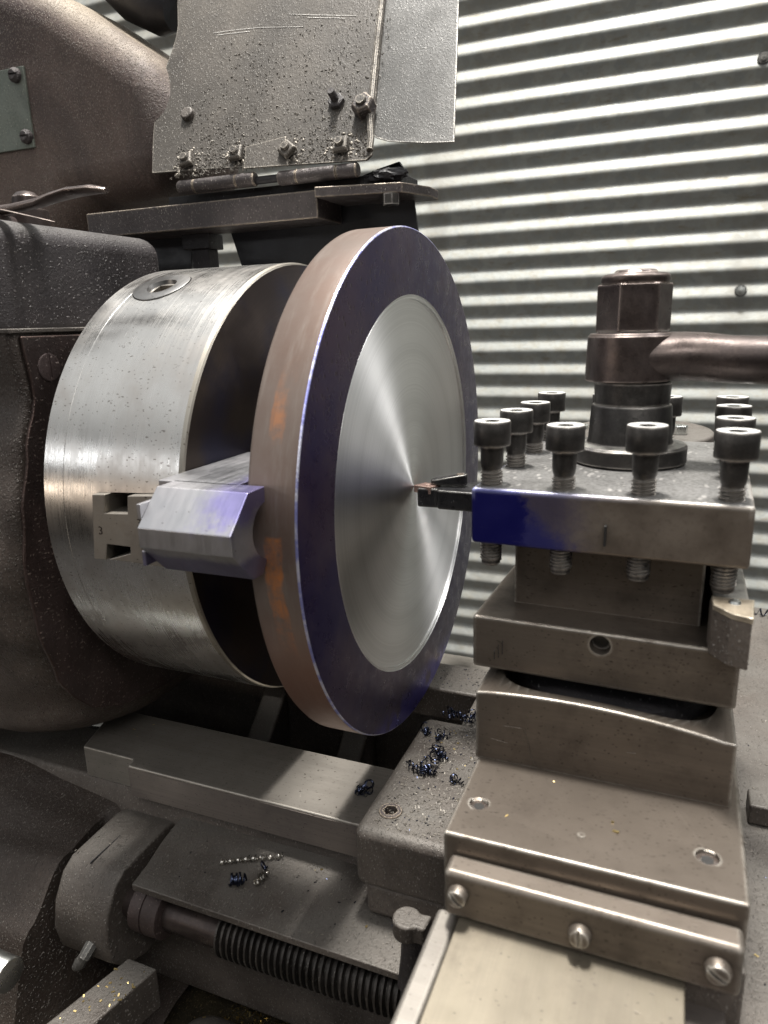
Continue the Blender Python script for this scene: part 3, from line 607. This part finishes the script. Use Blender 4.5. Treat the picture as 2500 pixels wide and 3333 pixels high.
# bracket holding the leadscrew
br = thing('leadscrew_bracket', 'round nosed cast bracket holding the left end of the leadscrew', 'bracket', (-.22, -.15, -.39))
bm = bmesh.new(); prism(bm, [(-.088, -.305), (-.112, -.2955), (-.120, -.294), (-.172, -.296), (-.184, -.303), (-.196, -.322), (-.201, -.345), (-.197, -.366), (-.184, -.382), (-.16, -.392), (-.10, -.392)], 'X', -.252, -.196)
fin('body', bm, 'cast', br, bev=.003, seg=4)
fin('seam', B(-.2282, -.2272, -.176, -.12, -.2960, -.2948), 'black', br)
bm = bmesh.new(); tube(bm, [(-.212, -.190, -.346), (-.213, -.199, -.350), (-.216, -.206, -.358)], [.0045, .0052, .0048], 8); tube(bm, [(-.216, -.203, -.356), (-.222, -.206, -.366), (-.226, -.208, -.370)], [.0035, .0052, .003], 10)
fin('oiler', bm, 'guard2', br)
# cover plate over the leadscrew
bm = bmesh.new(); prism(bm, [(-.175, -.1865), (.32, -.1885), (.32, -.095), (-.188, -.095), (-.187, -.12), (-.184, -.14), (-.178, -.165)], 'Z', -.2965, -.2905)
cv = fin('leadscrew_cover', bm, 'cast', bev=.001, origin=(0, -.14, -.293)); tag(cv, 'flat grimy cover ledge above the leadscrew, strewn with swarf', 'cover plate')
# leadscrew
ls = thing('leadscrew', 'dark threaded leadscrew running under the cover ledge', 'leadscrew', (0, -.168, -.332))
yc, zc = -.1665, -.3295
fin('shaft', REV([(-.20, .0135), (.4, .0135)], c=(0, yc, zc), ax='X', n=40), 'lever', ls)
fin('collar', REV([(-.186, .018), (-.1845, .0205), (-.1735, .0208), (-.1730, .0198), (-.1722, .0198), (-.1717, .0208), (-.158, .0205), (-.1565, .018)], c=(0, yc, zc), ax='X', n=48), 'cast_brown', ls)
bm = bmesh.new(); helix(bm, (0, yc, zc), 'X', -.108, 76, .0053, .0137, .0180, 48); fin('thread', bm, 'screw_b', ls)
# arm, rod, lower casting, tray
bm = bmesh.new(); v = prism(bm, [(-.204, -.275), (-.172, -.262), (-.155, -.205), (-.183, -.195)], 'Z', -.40, -.362)
bm.clear(); prism(bm, [(-.225, -.34), (-.192, -.34), (-.1565, -.190), (-.1855, -.190)], 'Z', -.40, -.362)
a = fin('diagonal_arm', bm, 'cast', bev=.002, origin=(-.19, -.25, -.38)); tag(a, 'flat diagonal cast arm sprinkled with chips below the leadscrew bracket', 'machine arm')
a = fin('round_rod', REV([(-.6, .0125), (-.2355, .0125), (-.2345, .0118)], c=(0, -.256, -.332), ax='X', n=40), 'bright', origin=(-.3, -.256, -.332)); tag(a, 'bright round steel rod end at the lower left edge', 'rod')
bm = bmesh.new(); box(bm, -.165, .4, -.27, -.142, -.60, -.437); a = fin('lower_casting', bm, 'cast', bev=.03, seg=8, origin=(.1, -.2, -.5)); tag(a, 'rounded grimy casting at the bottom edge below the leadscrew', 'casting')
a = fin('chip_tray', B(-.5, .6, -.6, -.04, -.508, -.50), 'tray', origin=(0, -.3, -.5)); tag(a, 'oily chip tray full of brass chips under the lathe', 'tray')

# ------------------------------------------------------------ saddle
sd = thing('saddle', 'grit covered cast saddle with round corners riding on the bed', 'saddle', (.1, -.05, -.26))
bm = bmesh.new(); box(bm, .0035, .21, -.1525, .008, -.2635, -.215)
wing = fin('front_wing', bm, 'cast', sd, bev=.0075, seg=6)
cut(wing, REV([(-.228, .0088), (-.20, .0088)], c=(.0225, -.1265, 0), n=40))
fin('front_skirt', B(.010, .21, -.149, -.116, -.2895, -.262), 'cast', sd, bev=.005, seg=4)
bm = bmesh.new()
ri = [[bm.verts.new((.0225 + r * math.cos(i * math.pi / 24), -.1265 + r * math.sin(i * math.pi / 24), z)) for i in range(48)] for r, z in ((.0086, -.226), (.0086, -.2144), (.0083, -.2140), (.0064, -.2140))]
for k in range(3):
    for i in range(48): bm.faces.new([ri[k][i], ri[k][(i + 1) % 48], ri[k + 1][(i + 1) % 48], ri[k + 1][i]])
hx_ = [[bm.verts.new((x, y, z)) for x, y in hexpts(.0225, -.1265, .0055, .2)] for z in (-.2140, -.2205)]
for q in range(6):
    for j in range(8): bm.faces.new([ri[3][(q * 8 + j + 2) % 48], ri[3][(q * 8 + j + 3) % 48], hx_[0][q]])
    bm.faces.new([ri[3][(q * 8 + 10) % 48], hx_[0][(q + 1) % 6], hx_[0][q]])
    bm.faces.new([hx_[0][q], hx_[0][(q + 1) % 6], hx_[1][(q + 1) % 6], hx_[1][q]])
bm.faces.new(hx_[1])
fin('socket_screw', bm, 'greasy_bar', sd)
bm = bmesh.new(); prism(bm, [(-.035, .058), (.20, .058), (.20, .1125), (-.035, .1125)], 'Z', -.248, -.215); fin('rear_wing', bm, 'cast', sd, bev=.003)
fin('bridge', B(.036, .26, -.13, .10, -.262, -.2185), 'cast', sd, bev=.002)
fin('rear_deck', B(.245, .95, -.80, .38, -.26, -.216), 'cast', sd, bev=.003)
fin('deck_bar', B(.262, .7, -.052, -.031, -.2155, -.200), 'cast', sd, bev=.002)
# locking screw with odd head in front of the saddle
kb = thing('locking_screw', 'stubby lock screw with a flat sided round head beside the saddle corner', 'screw', (.06, -.19, -.29))
bm = bmesh.new(); o_ = [(.0585 + .0095 * math.cos(a), -.19 + .0095 * math.sin(a)) for a in [R(40 + i * 280 / 20) for i in range(21)]] + [(.072, -.1965), (.0735, -.183)]
prism(bm, o_, 'Z', -.252, -.2385); fin('head', bm, 'cast', kb, bev=.002)
bm = bmesh.new(); revolve(bm, [(-.292, .010), (-.27, .0075), (-.252, .0065)], c=(.061, -.189, 0), n=24); fin('neck', bm, 'cast_dark', kb)
bm = bmesh.new(); revolve(bm, [(-.292, .018), (-.272, .014), (-.266, .009)], c=(.083, -.178, 0), n=24); fin('boss', bm, 'cast_dark', kb, bev=.002)

# ------------------------------------------------------------ compound slide
cs = thing('compound_slide', 'brown steel compound slide with a bright scraped dovetail base', 'compound slide', (.172, -.2, -.2))
yaw = 0
top = fin('top_slide', (lambda b: (prism(b, [(.1005, -.2435), (.2425, -.2425), (.243, .03), (.099, .03)], 'Z', -.1515, -.1225), b)[1])(bmesh.new()), 'post', cs, bev=.0016)
for x, y, r in ((.112, -.2155, .0052), (.2255, -.2165, .0055)):
    cut(top, REV([(-.1248, r), (-.11, r)], c=(x, y, 0), n=32))
    bm = bmesh.new(); revolve(bm, [(-.1260, r * .96), (-.1245, r * .96), (-.1243, r * .9)], c=(x, y, 0), n=32); q = fin('socket_screw', bm, 'cast_mid', cs)
    bm = bmesh.new(); prism(bm, hexpts(x, y, r * .58, .4), 'Z', -.1260, -.12420); fin('painted_hex_shade', bm, 'blackhole', q)  # black hex, nearly flush, painting the shade of a socket hole
fin('oil_plug', REV([(-.123, .0022), (-.12215, .0022)], c=(.167, -.222, 0), n=20), 'post', cs)
# swivel block with arched top edge
bm = bmesh.new(); N = 24; f0, f1, k0, k1 = [], [], [], []
for i in range(N + 1):
    u = i / N; x = .0985 + (.2375 - .0985) * u; zt = -.0795 - .0055 * u + .0050 * math.sin(math.pi * min(1, u * 1.05)) ** .8 if u < .95 else -.0795 - .0055 * u
    y = -.1735 + .004 * u * 0
    f0.append(bm.verts.new((x, y, -.1235))); f1.append(bm.verts.new((x, y, zt))); k0.append(bm.verts.new((x, .02, -.1235))); k1.append(bm.verts.new((x, .02, min(zt, -.0765))))
for i in range(N):
    bm.faces.new([f0[i], f0[i + 1], f1[i + 1], f1[i]]); bm.faces.new([f1[i], f1[i + 1], k1[i + 1], k1[i]]); bm.faces.new([k1[i], k1[i + 1], k0[i + 1], k0[i]]); bm.faces.new([k0[i], k0[i + 1], f0[i + 1], f0[i]])
bm.faces.new([f0[0], f1[0], k1[0], k0[0]]); bm.faces.new([f0[N], f1[N], k1[N], k0[N]])
sb = fin('swivel_block', bm, 'post', cs, bev=.0013)
c = bmesh.new(); prism(c, [(.168 + .0625 * math.copysign(abs(math.cos(R(a))) ** .45, math.cos(R(a))), -.0965 + .0700 * math.copysign(abs(math.sin(R(a))) ** .45, math.sin(R(a)))) for a in range(0, 360, 4)], 'Z', -.095, -.05); cut(sb, c)
fin('swivel_disc', REV([(-.096, .0635), (-.086, .063), (-.0835, .058), (-.0835, .02), (-.074, .02)], c=(.168, -.0965, 0), n=96), 'black', cs)
# scratches and pale drip marks seen on the front of the swivel block
for L, w_ in (([(.1270, -.0975), (.1300, -.1060), (.1315, -.1140), (.1345, -.1205)], .0006), ([(.1150, -.0985), (.1262, -.0980)], .0005), ([(.1080, -.1085), (.1180, -.1095)], .0003), ([(.1840, -.1010), (.1885, -.1005)], .0004), ([(.1395, -.0930), (.1402, -.1010)], .0003)):
    bm = bmesh.new(); tube(bm, [(x, -.17345, z) for x, z in L], [(w_, .0002)] * len(L), 6); fin('scratch', bm, 'pale_mark', cs)
# lower part
fin('end_strip', (lambda b: (prism(b, [(-.2440, -.159), (-.2440, -.1325), (-.2575, -.1335), (-.2585, -.159)], 'X', .105, .2405), b)[1])(bmesh.new()), 'post', cs, bev=.003, seg=4)
for i, (x, z, r) in enumerate(((.113, -.1445, .0055), (.172, -.1475, .0055), (.2305, -.1455, .0058))):
    s_ = fin('slotted_screw', REV([(-.256, r), (-.2600, r), (-.2625, r * .8), (-.2635, r * .4)], c=(x, 0, z), ax='Y', n=28), 'post', cs)
    c = bmesh.new(); box(c, x - .01, x + .01, -.27, -.2618, z - .0007, z + .0007); bmesh.ops.rotate(c, verts=c.verts, cent=(x, 0, z), matrix=Matrix.Rotation(R((40, 85, 30)[i]), 3, 'Y')); cut(s_, c)
bm = bmesh.new(); prism(bm, [(.1125, -.1605), (.2185, -.1605), (.2185, -.2145), (.1125, -.2145)], 'Y', -.41, -.03); fin('dovetail_base', bm, 'slide', cs, bev=.001)
bm = bmesh.new(); prism(bm, [(.219, -.1765), (.236, -.1765), (.244, -.2145), (.219, -.2145)], 'Y', -.41, .02); fin('gib', bm, 'wayside', cs, bev=.001)
fin('side_rail', B(.0985, .1112, -.41, -.246, -.180, -.1665), 'way', cs, bev=.003, seg=3)
bm = bmesh.new(); box(bm, .098, .244, -.43, -.41, -.215, -.15); fin('end_bearing', bm, 'post', cs, bev=.003)
# cross slide under the compound
xs_ = fin('cross_slide', B(.118, .243, -.25, .30, -.2185, -.152), 'cast', bev=.002, origin=(.18, 0, -.2)); tag(xs_, 'cast cross slide hidden beneath the compound slide', 'cross slide')

# ------------------------------------------------------------ four way tool post
tp = thing('tool_post', 'square four way tool post with a blue marked corner and twelve clamp screws', 'tool post', (.164, -.055, -.0735))
YAW = R(-2.0); PV = (.164, -.055, 0)
def yawed(bm): bmesh.ops.rotate(bm, verts=bm.verts, cent=PV, matrix=Matrix.Rotation(YAW, 3, 'Z')); return bm
up_ = bmesh.new(); box(up_, .0925, .2395, -.1545, .0435, .0045, .038)
# keep the plate's own origin at its left front corner for the stain
pe = fin('upper_plate', yawed(up_), 'post_blue', tp, bev=.0024)
pe.data.transform(Matrix.Translation((.164 - .0925, -.055 + .1545, -.0735 - .0045))); pe.location = (-(.164 - .0925), .055 - .1545, .0735 + .0045)
fin('center_column', yawed(B(.1125, .2195, -.1275, .0185, -.041, .0046)), 'post', tp, bev=.0008)
lp = fin('lower_plate', yawed(B(.0945, .2400, -.1565, .0445, -.0735, -.040)), 'post', tp, bev=.0022)
hc = REV([(-.2, .0058), (-.140, .0058)], c=(.1655, 0, -.0475), ax='Y', n=32); cut(lp, hc)
fin('ball_plug', REV([(-.149, .0057), (-.146, .004), (-.1455, .001)], c=(.1655, 0, -.0475), ax='Y', n=20), 'screw', lp)
sl = fin('index_mark', B(.1645, .1657, -.1590, -.1545, .0115, .0225), 'blackhole', tp)
for L in ([(.1075, -.0560), (.1078, -.0640)], [(.1100, -.0530), (.1101, -.0615)], [(.1052, -.0600), (.1053, -.0655)]):
    bm = bmesh.new(); tube(bm, [(x, -.15855 + .002, z) for x, z in L], [(.0004, .0002)] * 2, 6); fin('dirt_mark', bm, 'black', lp)
# clamp screws
def clamp_screw_mesh():
    bm = bmesh.new()
    prof = [(-.0505, .0045), (-.0495, .0056)]; z = -.049
    prof += [(.008, .0056)]
    prof += [(.009, .0062), (.012, .0066), (.0212, .0068), (.0218, .0103), (.0224, .0106), (.0350, .0106), (.0358, .0101), (.0358, .0062)]
    helix(bm, (0, 0, 0), 'Z', -.0485, 27, .0020, .0055, .0065, 18)
    rg = revolve(bm, prof, n=36, cap1=False)[-1]
    hx = [[bm.verts.new((x, y, z)) for x, y in hexpts(0, 0, .0052)] for z in (.0356, .0290)]
    for q in range(6):
        for j in range(6): bm.faces.new([rg[(q * 6 + j - 3) % 36], rg[(q * 6 + j - 2) % 36], hx[0][q]])
        bm.faces.new([rg[(q * 6 + 3) % 36], hx[0][(q + 1) % 6], hx[0][q]]); bm.faces.new([hx[0][q], hx[0][(q + 1) % 6], hx[1][(q + 1) % 6], hx[1][q]])
    bm.faces.new(hx[1])
    bm.normal_update()
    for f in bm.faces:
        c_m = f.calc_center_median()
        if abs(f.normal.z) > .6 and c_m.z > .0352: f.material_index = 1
    return bm
c0 = None; cz = .0385
XB = [.1015, .1430, .1855, .2285]; YB = [-.1425, -.0865, -.0330, .0240]
k_ = 0
for i in range(4):
    for j in range(4):
        if i in (1, 2) and j in (1, 2): continue
        p = Vector((XB[i], YB[j], cz)) - Vector(PV); p = Matrix.Rotation(YAW, 3, 'Z') @ p + Vector(PV)
        dz = random.uniform(-.0012, .0012)
        if c0 is None:
            c0 = fin('clamp_screw', clamp_screw_mesh(), 'screw'); c0.data.materials.append(M['screw_top_lit']); cc = c0
        else:
            cc = c0.copy(); COL.objects.link(cc)
        cc.parent = tp; cc.location = p - tp.location + Vector((0, 0, dz)); cc.rotation_euler = (0, 0, random.uniform(0, 1))
# clamping lever, hub and nut
cx, cy = .164, -.050
fin('hub_base', REV([(.0385, .0345), (.0395, .0358), (.0490, .0358), (.0505, .0345), (.0512, .0272), (.054, .0262), (.0745, .0250), (.0758, .0242), (.0762, .0232), (.0900, .0238)], c=(cx + .004, cy, 0), n=64), 'screw', tp)
lvr = bmesh.new(); revolve(lvr, [(.0905, .0255), (.0915, .0270), (.1185, .0262), (.1205, .0245), (.1208, .012)], c=(cx + .001, cy, 0), n=64)
fin('lever_hub', lvr, 'lever', tp)
bm = bmesh.new(); tube(bm, [(cx + .006, cy, .1052), (cx + .022, cy - .0003, .1055), (cx + .034, cy - .001, .1056), (cx + .045, cy - .002, .1052), (cx + .060, cy - .004, .1038), (cx + .10, cy - .008, .1025), (cx + .16, cy - .016, .105), (cx + .24, cy - .03, .113)], [(.024, .0152), (.0225, .0152), (.0185, .0150), (.0158, .0147), (.0142, .0142), (.0140, .0140), (.0145, .0145), (.015, .015)], 36)
fin('lever_arm', bm, 'lever', tp)
nb = bmesh.new(); prism(nb, hexpts(cx + .002, cy, .0228, R(12)), 'Z', .1215, .1500)
revolve(nb, [(.1495, .0200), (.1520, .0208), (.1545, .0206), (.1560, .0185), (.1563, .013), (.1580, .0125), (.1585, .011)], c=(cx + .002, cy, 0), n=48)
fin('hex_nut', nb, 'lever', tp, bev=.0012)
fin('nut_washer', REV([(.1208, .0215), (.1218, .0218)], c=(cx + .002, cy, 0), n=48), 'bright', tp)

# facing tool, its tip on the centre of the disc
ft = thing('facing_tool', 'black indexable facing tool in the tool post touching the disc centre', 'lathe tool', (.06, .0, 0))
bm = bmesh.new(); prism(bm, [(.030, .005), (.040, -.0045), (.30, -.0045), (.30, .0415), (.05, .0415), (.034, .030)], 'Z', -.0205, .0015)
bm.clear(); box(bm, .058, .235, .0195, .0405, -.0195, .0030); fin('shank', yawed(bm), 'silver_holder', ft, bev=.001)
bm = bmesh.new(); prism(bm, [(.0025, -.0045), (.0195, -.0040), (.0215, -.0075), (.060, -.0095), (.085, .012), (.085, .036), (.052, .0355), (.036, .027), (.022, .0125), (.006, .009)], 'Z', -.0165, -.0005)
fin('neck', bm, 'holder', ft, bev=.0018)
bm = bmesh.new(); prism(bm, [(-.0015, -.0003), (.0145, -.0048), (.0195, .0085), (.0045, .0125)], 'Z', -.0052, .0008)
ins = fin('insert', bm, 'carbide', ft, bev=.0004)
fin('insert_screw', REV([(.0006, .0030), (.0012, .0028), (.0013, .0016), (.0005, .0010)], c=(.0095, .0040, 0), n=24), 'carbide', ft)
bm = bmesh.new(); o2 = [(.0160 + .0045 * math.cos(R(a)), .0065 + .0045 * math.sin(R(a))) for a in range(110, 290, 20)] + [(.0360 + .0052 * math.cos(R(a)), .0105 + .0052 * math.sin(R(a))) for a in range(-80, 100, 18)]
prism(bm, o2, 'Z', .0010, .0085)
for v in bm.verts:
    if v.co.z > .005: v.co.z += -.0030 + max(0, (v.co.x - .016)) * .20
cl = fin('clamp', bm, 'holder', ft, bev=.0012); 
fin('clamp_screw', REV([(.0085, .0036), (.0100, .0036), (.0101, .0016), (.0088, .0014)], c=(.0358, .0105, 0), n=20), 'greasy_bar', ft)
fin('packing', yawed(B(.05, .235, .0200, .0400, -.0400, -.0200)), 'wayside', ft, bev=.0008)

# second tool in the right slot pointing to the operator
st_ = thing('turning_tool', 'short square tool with a tan triangular tip at the right of the tool post', 'lathe tool', (.23, -.1, -.03))
fin('shank', B(.2215, .2395, -.150, .02, -.0400, -.0185), 'screw', st_, bev=.0008)
bm = bmesh.new(); a_ = [(.2195, -.150), (.2405, -.150), (.2375, -.1795), (.2285, -.1760), (.2205, -.1655)]
v = prism(bm, a_, 'Z', -.0400, -.0150)
fin('nose', bm, 'cast', st_, bev=.0008)
bm = bmesh.new(); prism(bm, [(.2198, -.1545), (.2402, -.1535), (.2378, -.1802), (.2285, -.1765), (.2205, -.1665)], 'Z', -.0149, -.0118)
fin('tip', bm, 'tipmat', st_, bev=.0005); 
fin('tip_screw', REV([(-.0118, .0032), (-.0105, .0026), (-.0102, .001)], c=(.2305, -.1610, 0), n=20), 'bright', st_)

# round flange behind the tool post
rf = thing('round_flange', 'round grit covered cast flange behind the tool post', 'flange', (.15, .18, -.2))
bm = bmesh.new(); o3 = [(.160 + .07 * math.cos(R(a)), .215 + .09 * math.sin(R(a))) for a in range(-90, 270, 6)]; prism(bm, o3, 'Z', .004, .020); fin('plate', bm, 'cast', rf, bev=.003)
fin('post', REV([(-.216, .045), (-.15, .035), (.003, .03)], c=(.170, .165, 0), n=40), 'cast', rf)
bm = bmesh.new(); prism(bm, hexpts(.1975, .195, .0085, .3), 'Z', .0200, .0285); fin('hex_bolt', bm, 'bright', rf, bev=.0008)
fin('washer', REV([(.020, .016), (.0235, .0155), (.026, .006)], c=(.096, .215, 0), n=40), 'bright', rf)

# ------------------------------------------------------------ swarf and chips
def curl(name, c, d, r, pitch, turns, wr, mat, label, cat='metal curl', wild=0, group=None):
    bm = bmesh.new(); c = Vector(c); d = Vector(d).normalized(); a = d.cross(Vector((0, 0, 1))); a.normalize(); b = d.cross(a); pts = []
    n = max(8, int(turns * 14))
    for i in range(n + 1):
        u = i / n; ph = u * turns * 2 * math.pi; rr = r * (1 + wild * math.sin(u * 9 + c.x * 50))
        pts.append(c + d * (pitch * turns * (u - .5)) + a * rr * math.cos(ph) + b * rr * math.sin(ph) + Vector((wild * r * math.sin(u * 7), wild * r * math.cos(u * 5), 0)))
    zmin = min(p.z for p in pts); pts = [p + Vector((0, 0, c.z - zmin + wr)) for p in pts]
    tube(bm, pts, [(wr * 1.8, wr * .5)] * len(pts), 6)
    o = fin(name, bm, mat, origin=tuple(c)); tag(o, label, cat, group); return o
zs = -.2148; zc_ = -.2903
curl('swarf_spring', (-.099, -.132, zc_), (1, .55, 0), .0019, .0030, 17, .0005, 'swarf_s', 'long straight coiled spring of silver swarf on the cover ledge', 'metal curl', .05)
curl('swarf_nest', (-.0955, -.158, zc_), (1, .6, 0), .0040, .0022, 6, .0005, 'swarf', 'small dark nest of coiled swarf on the cover ledge', 'metal curl', .3)
curl('swarf_twist', (-.080, -.148, zc_), (.3, 1, 0), .0022, .0022, 6, .0007, 'swarf_s', 'short bright twist of swarf beside the dark nest', 'metal curl', .3)
curl('swarf_ring', (-.104, -.128, zc_), (0, 0, 1), .0030, .0006, 1.0, .0004, 'swarf', 'tiny open ring of swarf next to the long silver coil', 'metal curl', 0)
curl('swarf_loop', (-.085, -.136, zc_), (.6, .4, .3), .0034, .0018, 1.3, .0004, 'swarf', 'thin loop of swarf just behind the bright twist', 'metal curl', .2)
GRP = 'blue black swarf tangles on the saddle'
def tangle(c, n, R_, label):
    n = int(n * 1.7); R_ *= 1.15
    bm = bmesh.new(); c = Vector(c)
    for k in range(n):
        o = c + Vector((random.uniform(-1, 1) * R_, random.uniform(-1, 1) * R_, random.uniform(0, .35) * R_)); d = Vector((random.uniform(-1, 1), random.uniform(-1, 1), random.uniform(-.4, .4))).normalized()
        a = d.cross(Vector((0, 0, 1))).normalized(); b = d.cross(a); r = random.uniform(.0008, .0036); T = random.uniform(.4, 2.4); pts = []
        for i in range(int(12 * T) + 2):
            ph = i / 12 * 2 * math.pi; pts.append(o + a * r * math.cos(ph) + b * r * math.sin(ph) + d * ph * .0005)
        zm = min(p.z for p in pts)
        if zm < c.z: pts = [p + Vector((0, 0, c.z - zm + .0004)) for p in pts]
        tube(bm, pts, [(.0006, .00022)] * len(pts), 5)
    o = fin('swarf_tangle', bm, 'swarf', origin=tuple(c)); tag(o, label, 'metal curl', GRP); return o
tangle((0.0399,0.0145,-0.2148),12,0.006,'tangle of blue black swarf nearest the compound slide at the back of the saddle wing')
tangle((0.0242,0.0148,-0.2148),6,0.004,'small silver blue curl cluster at the back corner of the saddle wing')
tangle((0.0136,-0.0212,-0.2148),5,0.005,'loose dark swarf loops close to the disc on the saddle wing')
tangle((0.0296,-0.0254,-0.2148),4,0.004,'thin open swarf curl halfway across the saddle wing')
tangle((0.0336,-0.0505,-0.2148),8,0.005,'violet swarf tangle in the middle of the saddle wing')
tangle((0.0326,-0.0709,-0.2148),10,0.005,'dense bright blue swarf clump in the middle of the saddle wing')
tangle((0.0559,-0.0783,-0.2148),3,0.003,'single pale swarf curl beside the compound slide')
tangle((0.0229,-0.0712,-0.2148),3,0.005,'wispy dark swarf threads left of the dense blue clump')
tangle((-0.0215,-0.0770,-.245),7,.004,'little swarf pile on the bed way against the saddle')
curl('swarf_helix',(0.3036,0.3518,-.216),(1,-.3,0),.004,.008,4,.0006,'swarf','thin loose helix of swarf lying behind the tool post at the right edge')
def onface(p): return p
# loose chips
def chips(name, mat, regions, size, label, cat='metal chips'):
    bm = bmesh.new()
    for (x0, x1, y0, y1, z, n) in regions:
        for _ in range(n):
            x = random.uniform(x0, x1); y = random.uniform(y0, y1)
            if z == -.362:
                v_ = random.uniform(.08, .98); x = -.2215 + .0375 * v_ + random.uniform(0, .028); y = -.34 + .15 * v_
            s = size * random.uniform(.5, 1.6); l = s * random.uniform(1, 3.2)
            zz = z(x, y) if callable(z) else z
            m = Matrix.Translation((x, y, zz + s * .3)) @ Matrix.Rotation(random.uniform(0, 6.28), 4, 'Z') @ Matrix.Rotation(random.uniform(-.4, .4), 4, 'Y') @ Matrix.Diagonal((l, s, s * .35, 1))
            bmesh.ops.create_cube(bm, size=1, matrix=m)
    o = fin(name, bm, mat, origin=(0, 0, -.3)); tag(o, label, cat, kind='stuff'); return o
hf = lambda x, y: interp(HY, y) + .004 * math.sin(x * 31 + y * 17) + .003 * math.sin(y * 43 - x * 13)
chips('grey_chips', 'guard_chip', [(.012, .10, -.145, 0, -.215, 1700), (-.17, .10, -.18, -.115, -.2905, 260), (-.03, .10, .062, .11, -.215, 160), (.25, .40, -.3, .35, -.216, 700), (-.23, 0, -.11, -.04, -.2455, 70),
      (-.37, -.115, .072, .118, .246, 120), (-.25, -.194, -.17, -.12, -.2945, 40)], .0006, 'fine grey metal chips scattered over the saddle and ledges')
chips('dark_chips', 'swarf', [(.012, .10, -.145, 0, -.215, 170), (-.17, .10, -.18, -.115, -.2905, 60), (-.03, .10, .062, .11, -.215, 90), (.25, .40, -.3, .35, -.216, 90)], .0006, 'fine blackened chips scattered over the saddle')
chips('brass_chips', 'brass', [(-.16, .02, -.142, -.05, -.4995, 2200), (-.225, -.16, -.33, -.20, -.362, 60), (-.15, .0, -.26, -.16, -.437, 60), (.02, .10, -.10, 0, -.215, 30), (-.275, -.25, -.08, -.045, -.2455, 3), (.25, .36, -.32, .2, -.216, 26), (.11, .23, -.235, -.18, -.1225, 4), (-.07, .05, -.17, -.12, -.2905, 5), (-.128, -.102, .022, .078, -.335, 900)], .0009, 'golden brass chips lying in the tray and on ledges')
